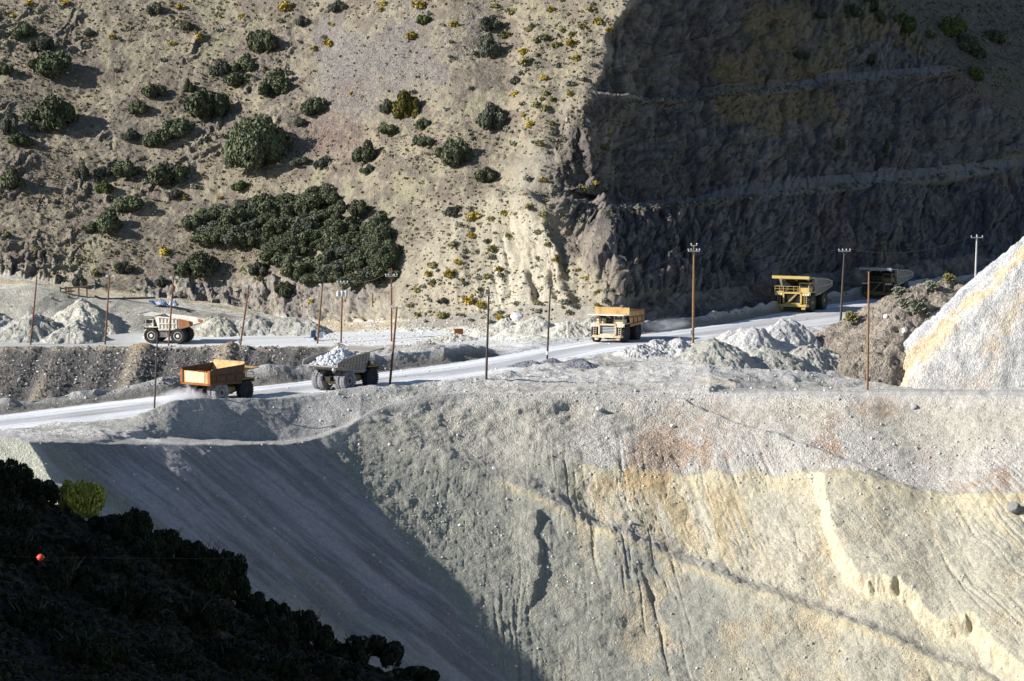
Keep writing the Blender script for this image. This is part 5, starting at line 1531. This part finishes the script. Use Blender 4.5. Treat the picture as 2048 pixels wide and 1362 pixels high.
rs = random.Random(9)
count = 0
while count < 165:
    r = rs.random()
    if r < .42: u, v = rs.uniform(830, 1240), rs.uniform(380, 650)
    elif r < .62: u, v = rs.uniform(980, 1200), rs.uniform(0, 400)
    elif r < .92: u, v = rs.uniform(0, 980), rs.uniform(0, 560)
    else: u, v = rs.uniform(1190, 1900), rs.choice([196, 412]) + rs.uniform(-4, 4)
    if u < 900 and inside(u, v, TH): continue
    if r < .42 and u < 830 + (560 - v) * .7: continue
    if 1000 < u < 1200 and 450 < v < 600 and rs.random() < .8: continue
    if r >= .92: v = (190 if v < 300 else 400) - (u - 1500) * (.09 if v < 300 else .11) + rs.uniform(-3, 8)
    p, _ = ground_at(u, v); s = p.y / F
    w = rs.uniform(10, 22)
    o = link('sagebrush', tufts['sage'][rs.randrange(4)])
    o.location = p - Vector((0, 0, .05)); o.rotation_euler = (0, 0, rs.uniform(0, 6.28)); q = w * s * .52
    o.scale = (q, q, q * .9)
    if r < .42: lab, g = "grey green sagebrush on the pale face of the spur", "sagebrush on the spur face"
    elif r < .62: lab, g = "grey green sagebrush along the upper spur crest", "sagebrush on the spur crest"
    elif r < .92: lab, g = "low grey green sagebrush on the open sunlit hill", "sagebrush on the open hill"
    else: lab, g = "pale sagebrush along the benches of the dark cliffs", "sagebrush on the cliff benches"
    tag(o, lab, "shrub", g); count += 1

for (u, v, w, h, k, lab) in [
    (1702, 641, 34, 22, 'rabbit_dull', "yellow green bush at the foot of the pole beside the stony mound"),
    (1800, 590, 40, 20, 'sage', "sagebrush on the crest of the stony mound, behind the tan pole"),
    (1862, 578, 34, 20, 'sage', "sagebrush on the crest of the stony mound, touching the stockpile"),
    (1898, 562, 30, 18, 'rabbit_dull', "yellowish bush where stony mound and stockpile meet at the top"),
    (1836, 622, 52, 30, 'sage', "wide grey green sagebrush high on the stony mound face"),
    (1810, 612, 40, 20, 'sage', "smaller sagebrush next to the wide one on the stony mound face")]:
    dr = (point(u, v, 600) - cam.location).normalized()
    ok_, hit, _n, _i = stony.ray_cast(cam.location, dr)
    p0 = hit if ok_ else ground_at(u, v)[0]
    s = p0.y / F
    o = link('sagebrush', tufts[k][1]); o.location = p0; q = w * s * .52; o.scale = (q, q, h * s)
    tag(o, lab, "shrub", "bushes on the stony mound")

# shaded slope beyond the cliffs
for (u, v, w, h, k, lab) in [
    (1895, 66, 52, 46, 'green', "green tree in the shade beyond the cliffs, taller of a pair"),
    (1912, 62, 36, 40, 'turning', "yellowish tree in the shade beyond the cliffs, crown of a pair"),
    (1806, 60, 44, 50, 'green', "dim green tree near the top of the shaded slope"),
    (1952, 158, 34, 36, 'green', "small light tree alone on the shaded slope"),
    (1928, 96, 60, 40, 'oak', "dark thicket below the tree pair on the shaded slope"),
    (1950, 112, 46, 30, 'oak', "dark oak at the lower end of the shaded thicket"),
    (1990, 84, 40, 36, 'oak', "dark round oak beside the shaded thicket"),
    (1706, 30, 36, 34, 'oak', "black looking bush at the top edge of the cliffs"),
    (1736, 18, 40, 40, 'oak', "black looking bush against the top picture edge"),
    (1752, 44, 26, 30, 'oak', "black looking bush just below the cliff top pair"),
    (1638, 36, 24, 18, 'oak', "small black bush high on the cliff"),
    (1712, 104, 24, 16, 'oak', "small black bush clinging to the ochre cliff band"),
    (1746, 132, 18, 24, 'oak', "narrow black bush over the upper cliff bench"),
    (1598, 116, 18, 18, 'oak', "small black bush, one of two close together on the cliff"),
    (1612, 118, 14, 16, 'oak', "smaller black bush, other of two close together on the cliff"),
    (1448, 104, 16, 16, 'oak', "lone black bush on the upper cliff near the spur"),
    (1684, 298, 20, 26, 'oak', "lone black bush in the middle of the second cliff"),
    (1770, 310, 14, 44, 'oak', "dark upright shrub in a cleft of the second cliff"),
    (1860, 74, 26, 20, 'oak', "dark bush between the dim green tree and the tree pair")]:
    p, _ = ground_at(u, v); s = p.y / F
    bush('shade_tree' if k in ('green', 'turning') else 'oak_bush', p, w * s, h * s, crowns[k][prnd.randrange(4)], lab, "tree" if k in ('green', 'turning') else "bush", "trees and bushes on the shaded cliffs and slope")

# dark brush on the near hill
GN = "dark brush on the near shaded hill"
for (u, v, w, h, lab) in [
    (-12, 1000, 100, 84, "dark bush cut by the picture edge at the top of the near hill"),
    (22, 978, 64, 58, "dark bush with a ragged top, highest on the near hill"),
    (76, 1016, 88, 58, "rounded dark bush just above the yellow green tree's level"),
    (218, 1078, 66, 46, "low dark bush beside the yellow green tree"),
    (262, 1094, 78, 72, "dark bush with a square top, next along the ridge from the yellow green tree"),
    (330, 1122, 90, 66, "dark bush on the ridge, second beyond the yellow green tree"),
    (300, 1128, 70, 50, "dark bush before the ridge bushes beside the yellow green tree"),
    (398, 1178, 112, 102, "large dark bush in the middle of the near ridge"),
    (448, 1212, 92, 112, "largest and tallest dark bush on the near ridge"),
    (508, 1236, 60, 60, "small dark bush with thin sky-lit edge below the largest bush"),
    (548, 1262, 52, 62, "small olive tinted bush on the lower ridge"),
    (602, 1304, 104, 92, "wide dark bush on the lower ridge"),
    (552, 1290, 70, 56, "dark bush before the olive tinted one"),
    (722, 1336, 112, 72, "flat topped dark bush near the lower end of the ridge"),
    (822, 1374, 84, 46, "last dark bush at the lower end of the ridge"),
    (380, 1270, 120, 80, "broad dark bush below the large ridge bush"),
    (250, 1246, 120, 80, "broad dark bush in the middle of the near slope"),
    (128, 1186, 106, 72, "dark bush under the red ball's level"),
    (36, 1136, 86, 62, "dark bush at the picture edge beside the red ball"),
    (450, 1340, 96, 60, "dark bush low on the slope, below the broad one"),
    (170, 1338, 126, 80, "dark bush near the bottom picture edge"),
    (60, 1276, 106, 72, "dark bush low at the western picture edge"),
    (330, 1352, 104, 60, "dark bush cut by the bottom picture edge"),
    (556, 1362, 96, 56, "dark bush at the bottom, below the wide one"),
    (160, 1120, 70, 46, "dark bush just below the yellow green tree"),
    (240, 1166, 70, 46, "dark bush halfway between the yellow green tree and the broad one"),
    (20, 1060, 80, 52, "dark bush below the ragged topped one"),
    (660, 1368, 80, 46, "dark bush at the bottom, before the flat topped one")]:
    p = near_ground(u, v - 14); s = p.y / F
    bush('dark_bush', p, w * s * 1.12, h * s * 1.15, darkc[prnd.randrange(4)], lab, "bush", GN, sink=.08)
p = near_ground(162, 1036); s = p.y / F
bush('aspen_tree', p, 86 * s, 96 * s, limec, "bright yellow green tree on the dark near hill", "tree", None, sink=.02)

# ------------------------------------------------------------------ uncountable scrub and stones
def scatter(name, template_v, template_f, P, S, mat, rng, label, cat, squash=1.0):
    nT = len(template_v); n = len(P)
    a = rng.uniform(0, 6.283, n); ca, sa = np.cos(a), np.sin(a)
    tv = template_v[None] * S[:, None, None]
    X = tv[..., 0] * ca[:, None] - tv[..., 1] * sa[:, None] + P[:, 0:1]
    Y = tv[..., 0] * sa[:, None] + tv[..., 1] * ca[:, None] + P[:, 1:2]
    Z = tv[..., 2] * squash + P[:, 2:3]
    v = np.stack([X, Y, Z], -1).reshape(-1, 3)
    k = template_f.shape[1]
    f = (template_f[None] + (np.arange(n) * nT)[:, None, None]).reshape(-1)
    nf = n * len(template_f)
    me = bpy.data.meshes.new(name)
    me.vertices.add(len(v)); me.vertices.foreach_set("co", v.astype(np.float32).ravel())
    me.loops.add(nf * k); me.loops.foreach_set("vertex_index", f.astype(np.int32))
    me.polygons.add(nf); me.polygons.foreach_set("loop_start", np.arange(0, nf * k, k, dtype=np.int32)); me.polygons.foreach_set("loop_total", np.full(nf, k, np.int32))
    me.materials.append(mat); me.update()
    o = link(name, me)
    return tag(o, label, cat, kind='stuff')

srng = np.random.default_rng(21)
def sample(n, fn):
    out = []; sz = []
    while len(out) < n:
        u = srng.uniform(-60, 2110); v = srng.uniform(0, 1362)
        d = fn(u, v)
        if srng.random() < d:
            p, k = ground_at(u, v)
            out.append((p.x, p.y, p.z)); sz.append(p.y / F)
    return np.array(out), np.array(sz)

# small scrub: eight-blade tufts
tq = tuft_mesh('tmp', 3, M['sage'], 14, .30)
tvv = np.zeros(len(tq.vertices) * 3, np.float32); tq.vertices.foreach_get("co", tvv); tvv = tvv.reshape(-1, 3)
tff = np.arange(len(tvv)).reshape(-1, 4)
bpy.data.meshes.remove(tq)
crest_v = [-400, 0, 190, 300, 400, 470, 560, 650]; crest_u = [1420, 1262, 1185, 1140, 1120, 1150, 1200, 1235]
def d_scrub(u, v):
    if v > 640: return 0
    cu = np.interp(v, crest_v, crest_u)
    if u < cu:
        if v > 548 and u < 800: return .05
        q = .45 + .35 * math.sin(u * .011 + v * .017) * math.sin(v * .023 - u * .006)
        if 580 < u < 1000 and 40 < v < 260: q *= .35
        return max(0, q)
    nat = np.interp(v, [-300, 0, 120, 250, 400], [1560, 1735, 1860, 2010, 2200])
    if u > nat: return 1.0
    return .07
P, S = sample(9500, d_scrub)
scatter('scrub', tvv, tff, P, S * srng.uniform(1.6, 5.0, len(P)) * srng.uniform(.6, 1.2, len(P)), M['drygrass'], srng, "low dry scrub and grass tufts all over the hillside", "scrub", .8)
def d_bench(u, v):
    if not (1190 < u < 2000): return 0
    for (e, sl) in ((193, .09), (404, .11)):
        c = e - (u - 1420) * sl
        if abs(v - c) < 5: return .9 * (1 if u < 1500 else .4)
    return 0
P, S = sample(420, d_bench)
scatter('scrub', tvv, tff, P, S * srng.uniform(3, 7, len(P)), M['sage'], srng, "pale scrub lining the outer edges of the cliff benches", "scrub", .8)
def near_scrub():
    out = []; sz = []
    while len(out) < 2600:
        u = srng.uniform(-60, 860); v = srng.uniform(980, 1375)
        if v < np.interp(u, [0, 150, 300, 500, 650, 800], [950, 1034, 1090, 1228, 1306, 1358]): continue
        p = near_ground(u, v); out.append((p.x, p.y, p.z)); sz.append(p.y / F)
    return np.array(out), np.array(sz)
P, S = near_scrub()
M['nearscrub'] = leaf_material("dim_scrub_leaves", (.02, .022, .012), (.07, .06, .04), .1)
scatter('brush', tvv, tff, P, S * srng.uniform(4, 13, len(P)), M['nearscrub'], srng, "dim low brush carpeting the near shaded hill", "brush", .8)

# loose stones
rm = rock_mesh(3, 1)
rv = np.array([tuple(q.co) for q in rm.vertices]); rf = np.array([tuple(q.vertices) for q in rm.polygons])
rm2 = rock_mesh(8, 1)
rv2 = np.array([tuple(q.co) for q in rm2.vertices]) * np.array([1.2, .8, .7])
M['stone_pale'] = leaf_material("pale_stones", (.40, .39, .38), (.52, .50, .47), .1)
M['stone_dark'] = leaf_material("brown_grey_stones", (.085, .08, .075), (.20, .185, .165), .1)
def d_bank(u, v):
    if 695 < v < 775 and u < 640 + (700 - v) * 4: return .9
    return 0
P, S = sample(1500, d_bank)
scatter('boulder_rubble', rv, rf, P, S * srng.choice([1.2, 1.6, 2.1, 2.8, 3.8, 5.5], len(P), p=[.3, .3, .2, .12, .06, .02]), M['stone_dark'], srng, "grey boulders spilled down the embankment below the upper road", "rubble")
P, S = sample(220, d_bank)
scatter('boulder_rubble', rv2, rf, P, S * srng.choice([1.5, 2.2, 3, 4], len(P)), M['stone_pale'], srng, "pale stones caught among the dark embankment boulders", "rubble")
def d_scree(u, v):
    if v > 560 or u > np.interp(v, crest_v, crest_u): return 0
    q = .1
    if 560 < u < 960 and v < 330: q = .55
    if math.hypot((u - 655) / 62, (v - 275) / 46) < 1 or math.hypot((u - 480) / 75, (v - 505) / 34) < 1: q = .9
    return q
M['stone_scree'] = leaf_material("brown_grey_scree", (.16, .145, .13), (.36, .33, .30), .1)
P, S = sample(7500, d_scree)
scatter('scree', rv2, rf, P, S * srng.choice([.8, 1.1, 1.5, 2.2], len(P), p=[.4, .35, .18, .07]), M['stone_scree'], srng, "loose scree stones on the sunlit hillside", "scree")
def d_waste(u, v):
    if v < 735: return 0
    if 735 < v < 800: return .5 if u > 640 else .15
    if u > 650 + (v - 890) * .78: return .16 + .5 * (870 < v < 965 and u > 1150)
    return .09
P, S = sample(4300, d_waste)
scatter('rubble', rv, rf, P, S * srng.choice([.9, 1.3, 1.9, 2.8, 4.0], len(P), p=[.4, .3, .18, .09, .03]), M['stone_pale'], srng, "loose pale stones on the waste slope and the bench", "rubble")
def d_foot(u, v):
    if 640 < v < 690 and 640 < u < 1230: return .8
    return 0
P, S = sample(900, d_foot)
scatter('rubble', rv2, rf, P, S * srng.choice([1, 1.5, 2.2, 3.2], len(P)), M['stone_pale'], srng, "pale rubble at the foot of the spur", "rubble")

# ------------------------------------------------------------------ single boulders and small things
M['chalk'] = plain_material("white_boulder_stone", (.68, .67, .66), rough=.85, var=.12, scale=1.0)
M['rockg'] = plain_material("grey_boulder_stone", (.40, .39, .38), rough=.9, var=.2, scale=1.0)
def boulder(u, v, w, h, mat, label, seed, dY=None):
    p = ground_at(u, v)[0]
    if dY is not None:
        ok_, hit, _n, _i = stony.ray_cast(cam.location, (point(u, v, 600) - cam.location).normalized())
        if ok_: p = hit
    s = p.y / F
    me = rock_mesh(seed, 3); me.materials.append(M[mat])
    o = link('boulder', me); o.location = p + Vector((0, 0, h * s * .28)); o.scale = (w * s / 2 * 1.15, w * s / 2 * .9, h * s / 2 * 1.2)
    o.rotation_euler = (0, 0, seed * 1.3)
    tag(o, label, "boulder")
boulder(1035, 640, 26, 17, 'chalk', "large white boulder at the foot of the pale spur face", 41)
boulder(1200, 822, 18, 13, 'rockg', "grey boulder in a rusty hollow on the upper waste slope", 42)
boulder(1826, 818, 14, 11, 'rockg', "grey boulder below the tan pole at the top of the waste slope", 43)
boulder(1626, 956, 18, 9, 'chalk', "flat pale boulder on the cut edge above the stepped scarp", 44)
M['rockd'] = plain_material("dark_boulder_stone", (.17, .165, .16), rough=.9, var=.2, scale=1.0)
boulder(2028, 1022, 34, 22, 'rockd', "large dark grey boulder at the picture edge below the rusty gravel", 45)
boulder(919, 1052, 7, 5, 'chalk', "small white stone alone on the dark grey waste slope", 46)
boulder(857, 1141, 7, 6, 'rockg', "small stone in a rill junction on the waste slope", 47)
boulder(988, 938, 9, 6, 'chalk', "small pale stone beside the sloping track", 48)
boulder(1345, 854, 12, 7, 'chalk', "small flat pale boulder lying above the gravel apron", 49)
boulder(1262, 1048, 10, 8, 'rockg', "dark boulder on the sloping track below the yellow cut", 50)
boulder(1170, 245, 12, 10, 'rockg', "pale block at the top of the spur's gullied edge", 51)
boulder(1136, 243, 9, 9, 'rockg', "pale upright block left standing by the spur's gullied edge", 52)
boulder(1690, 662, 16, 10, 'rockg', "grey boulder beside the cream coloured spoil heap", 53)
boulder(1808, 664, 14, 10, 'chalk', "pale boulder on the lower face of the stony mound", 54, 668)
boulder(1772, 636, 12, 9, 'chalk', "pale boulder on the upper face of the stony mound", 55, 674)

# red marker ball on a cable, in the sun, nearer than the shaded hill
pb = point(81, 1115, 215)
rb = empty('marker_ball', pb)
tag(rb, "round red marker ball on a thin cable over the dark near hill", "marker ball")
M['red'] = plain_material("red_plastic", (.72, .06, .025), rough=.45, var=.04)
m = MB(); bmx = bmesh.new(); bmesh.ops.create_uvsphere(bmx, u_segments=32, v_segments=20, radius=.205)
me = bpy.data.meshes.new('ball'); bmx.to_mesh(me); bmx.free(); me.materials.append(M['red']); me.polygons.foreach_set("use_smooth", [True] * len(me.polygons))
link('ball', me, rb)
MB().tube([(-.24, 0, 0), (.24, 0, 0)], .05, 10).build('clamp', M['steel'], rb)
MB().tube([(-.215, 0, 0), (.215, 0, 0)], .012, 6).build('seam_bolt', M['steel'], rb)
o = MB().tube([pb + Vector((-60, 6, 4.5)), pb + Vector((-25, 2.5, 1.0)), pb, pb + Vector((25, -2.5, .2)), pb + Vector((70, -7, 3))], .001, 5, cap=False).build('power_cable', M['wire'])
tag(o, "hair thin dark cable carrying the red marker ball", "cable")

# timber frame on the bank
M['timber'] = plain_material("old_brown_timber", (.10, .065, .045), rough=.9, var=.3)
pt, _k = ground_at(135, 588)
fr = empty('timber_frame', pt); tag(fr, "low dark timber barrier on top of the bank above the upper road", "barrier")
s = pt.y / F
MB().bar((-38 * s, 0, .3), (-16 * s, 0, .25), .3).build('rail', M['timber'], fr)
MB().bar((-16 * s, 0, 1.1), (14 * s, -.2, 1.4), .32).build('rail', M['timber'], fr)
MB().bar((14 * s, -.2, 1.3), (44 * s, -.5, 1.75), .32).build('rail', M['timber'], fr)
MB().bar((-14 * s, 0, .35), (14 * s, -.1, .6), .25).build('rail', M['timber'], fr)
for x in (-15, -4, 2, 6, 22, 38):
    MB().bar((x * s, -.15, -.8), (x * s, -.15, 1.5 if x < 22 else 1.6), .26).build('post', M['timber'], fr)

pp, _k = ground_at(250, 601)
s = pp.y / F
o = MB().tube([(-62 * s, 0, .9), (-48 * s, 0, .25), (20 * s, 0, .42), (60 * s, 0, .55)], .22, 10).build('pipe', M['black'])
o.location = pp; tag(o, "long dark pipe lying along the top of the bank", "pipe")

# crumpled blue tarpaulin and debris
M['tarp'] = plain_material("faded_blue_sheet", (.27, .32, .41), rough=.7, var=.25)
pd, _k = ground_at(328, 612)
s = pd.y / F
rnd = random.Random(4); n1, n2 = 18, 8
vs = []; fs = []
for i in range(n1):
    for k in range(n2):
        x = (-30 + 58 * i / (n1 - 1)) * s; y = (k / (n2 - 1) - .5) * 3.0
        vs.append((x, y + rnd.uniform(-.2, .2), .5 + .55 * math.sin(i * .9 + k) * math.sin(k * 1.1) + .5 * math.sin(math.pi * k / (n2 - 1)) - .02 * i + rnd.uniform(-.15, .15)))
for i in range(n1 - 1):
    for k in range(n2 - 1):
        a = i * n2 + k; fs.append((a, a + n2, a + n2 + 1, a + 1))
me = bpy.data.meshes.new('tarpaulin'); me.from_pydata(vs, [], fs); me.materials.append(M['tarp'])
o = link('tarpaulin', me); o.location = pd
so_ = o.modifiers.new("thickness", 'SOLIDIFY'); so_.thickness = .04
tag(o, "crumpled faded blue sheet on the bank behind the white truck", "tarpaulin")
o = MB().tube([(0, 0, .3), (34 * s * .6, 0, .1)], .09, 8).build('pipe', M['black']); o.location = ground_at(352, 622)[0]
tag(o, "short dark rod lying on the bank beside the blue sheet", "pipe")

# small blue machine by the upper road
pm, _k = ground_at(631, 682)
pm = Vector((pm.x, pm.y, pm.z + .05))
bm_ = empty('light_plant', pm, .15)
tag(bm_, "small pale blue trailer machine at the edge of the upper road", "trailer")
M['paleblue'] = plain_material("pale_blue_paint", (.36, .42, .54), rough=.5, var=.12, dust=.3)
M['navy'] = plain_material("dark_blue_paint", (.05, .07, .14), rough=.5, var=.15)
MB().box((0, 0, .62), (3.0, 1.3, .16)).bar((-1.5, 0, .6), (-2.3, 0, .5), .12).build('trailer_frame', M['paleblue'], bm_)
MB().hexa([(-.9, -.6, .7), (.1, -.6, .7), (.1, .6, .7), (-.9, .6, .7), (-.8, -.55, 1.9), (.05, -.55, 2.1), (.05, .55, 2.1), (-.8, .55, 1.9)]).build('engine_hood', M['navy'], bm_)
MB().hexa([(.4, -.6, .7), (1.5, -.6, .7), (1.5, .6, .7), (.4, .6, .7), (.45, -.55, 1.5), (1.45, -.55, 1.65), (1.45, .55, 1.65), (.45, .55, 1.5)]).build('tank', M['paleblue'], bm_)
MB().tube([(-.4, 0, 1.9), (-.4, 0, 2.7)], .07, 8).build('exhaust', M['steel'], bm_)
for y in (-.7, .7):
    MB().lathe_y([(-.12, .2), (-.12, .38), (.12, .38), (.12, .2)], .1, y, .4, 18).build('wheel', M['rubber'], bm_)

# rusty steel box on the rubble
pr, _k = ground_at(917, 672)
s = pr.y / F
rbx = empty('steel_box', pr + Vector((0, 0, .1)), .1); tag(rbx, "dark rusty open steel box at the foot of the spur", "box")
b = MB()
b.plate([(-.8, -.5, 0), (.8, -.5, 0), (.8, -.5, 1.2), (-.8, -.5, 1.2)], .08).plate([(-.8, .5, 0), (.8, .5, 0), (.8, .5, 1.2), (-.8, .5, 1.2)], .08)
b.plate([(-.8, -.5, 0), (-.8, .5, 0), (-.8, .5, 1.2), (-.8, -.5, 1.2)], .08).plate([(.8, -.5, 0), (.8, .5, 0), (.8, .5, 1.2), (.8, -.5, 1.2)], .08)
b.build('box_walls', M['rusty'], rbx)
MB().box((0, 0, 1.24), (1.8, .12, .12)).box((0, -.5, 1.22), (1.8, .14, .12)).build('rim', M['rusty'], rbx)

# blue and rust pump at the western edge of the upper road
pq = point(0, 672, 738); pq.z = float(np.interp(0, U, M2Z))
pu = empty('pump_unit', pq); tag(pu, "blue and red machine cut by the picture edge on the upper road", "machine")
MB().box((0, 0, 1.1), (1.5, 1.2, .9)).build('housing', M['rusty'], pu)
MB().hexa([(-.8, -.7, 1.6), (.7, -.7, 1.6), (.7, .7, 1.6), (-.8, .7, 1.6), (-.7, -.6, 2.7), (.5, -.6, 2.7), (.5, .6, 2.7), (-.7, .6, 2.7)]).build('hood', M['navy'], pu)
MB().box((0, 0, .5), (1.9, .9, .3)).build('skid', M['steel'], pu)

# dust thrown up behind the orange truck and the cream fronted truck
def dust_cloud(p, size, rz, dens, label):
    bm = bmesh.new(); bmesh.ops.create_icosphere(bm, subdivisions=3, radius=1.0)
    me = bpy.data.meshes.new('dust_cloud'); bm.to_mesh(me); bm.free()
    m = bpy.data.materials.new("airborne_dust"); m.use_nodes = True
    nt = m.node_tree; nt.nodes.clear(); L = nt.links.new
    out = N(nt, "ShaderNodeOutputMaterial"); pv = N(nt, "ShaderNodeVolumePrincipled")
    pv.inputs["Color"].default_value = (.86, .86, .88, 1)
    tc = N(nt, "ShaderNodeTexCoord"); ln = N(nt, "ShaderNodeVectorMath", operation='LENGTH'); L(tc.outputs["Object"], ln.inputs[0])
    no = N(nt, "ShaderNodeTexNoise"); no.inputs["Scale"].default_value = 2.2; no.inputs["Detail"].default_value = 3; L(tc.outputs["Object"], no.inputs["Vector"])
    mr = N(nt, "ShaderNodeMapRange"); mr.inputs[1].default_value = 1.0; mr.inputs[2].default_value = .25; mr.inputs[3].default_value = 0; mr.inputs[4].default_value = 1
    L(ln.outputs["Value"], mr.inputs[0])
    nr = N(nt, "ShaderNodeMapRange"); nr.inputs[1].default_value = .35; nr.inputs[2].default_value = .7; L(no.outputs[0], nr.inputs[0])
    mu = N(nt, "ShaderNodeMath", operation='MULTIPLY'); L(mr.outputs[0], mu.inputs[0]); L(nr.outputs[0], mu.inputs[1])
    m2 = N(nt, "ShaderNodeMath", operation='MULTIPLY'); L(mu.outputs[0], m2.inputs[0]); m2.inputs[1].default_value = dens
    L(m2.outputs[0], pv.inputs["Density"]); L(pv.outputs[0], out.inputs["Volume"])
    me.materials.append(m)
    o = link('dust_cloud', me); o.location = p; o.scale = size; o.rotation_euler = (0, 0, rz)
    tag(o, label, "dust", kind='stuff')
q = road_point(400, 806)
dust_cloud(q + Vector((-2.5, -1.5, .9)), (6.5, 3.4, 1.9), R(52), 1.1, "pale dust thrown up by the wheels of the orange truck")
q = road_point(1292, 668)
dust_cloud(q + Vector((4.5, 6, 1.0)), (8.0, 3.2, 1.8), R(58), .16, "thin dust hanging behind the cream fronted truck")
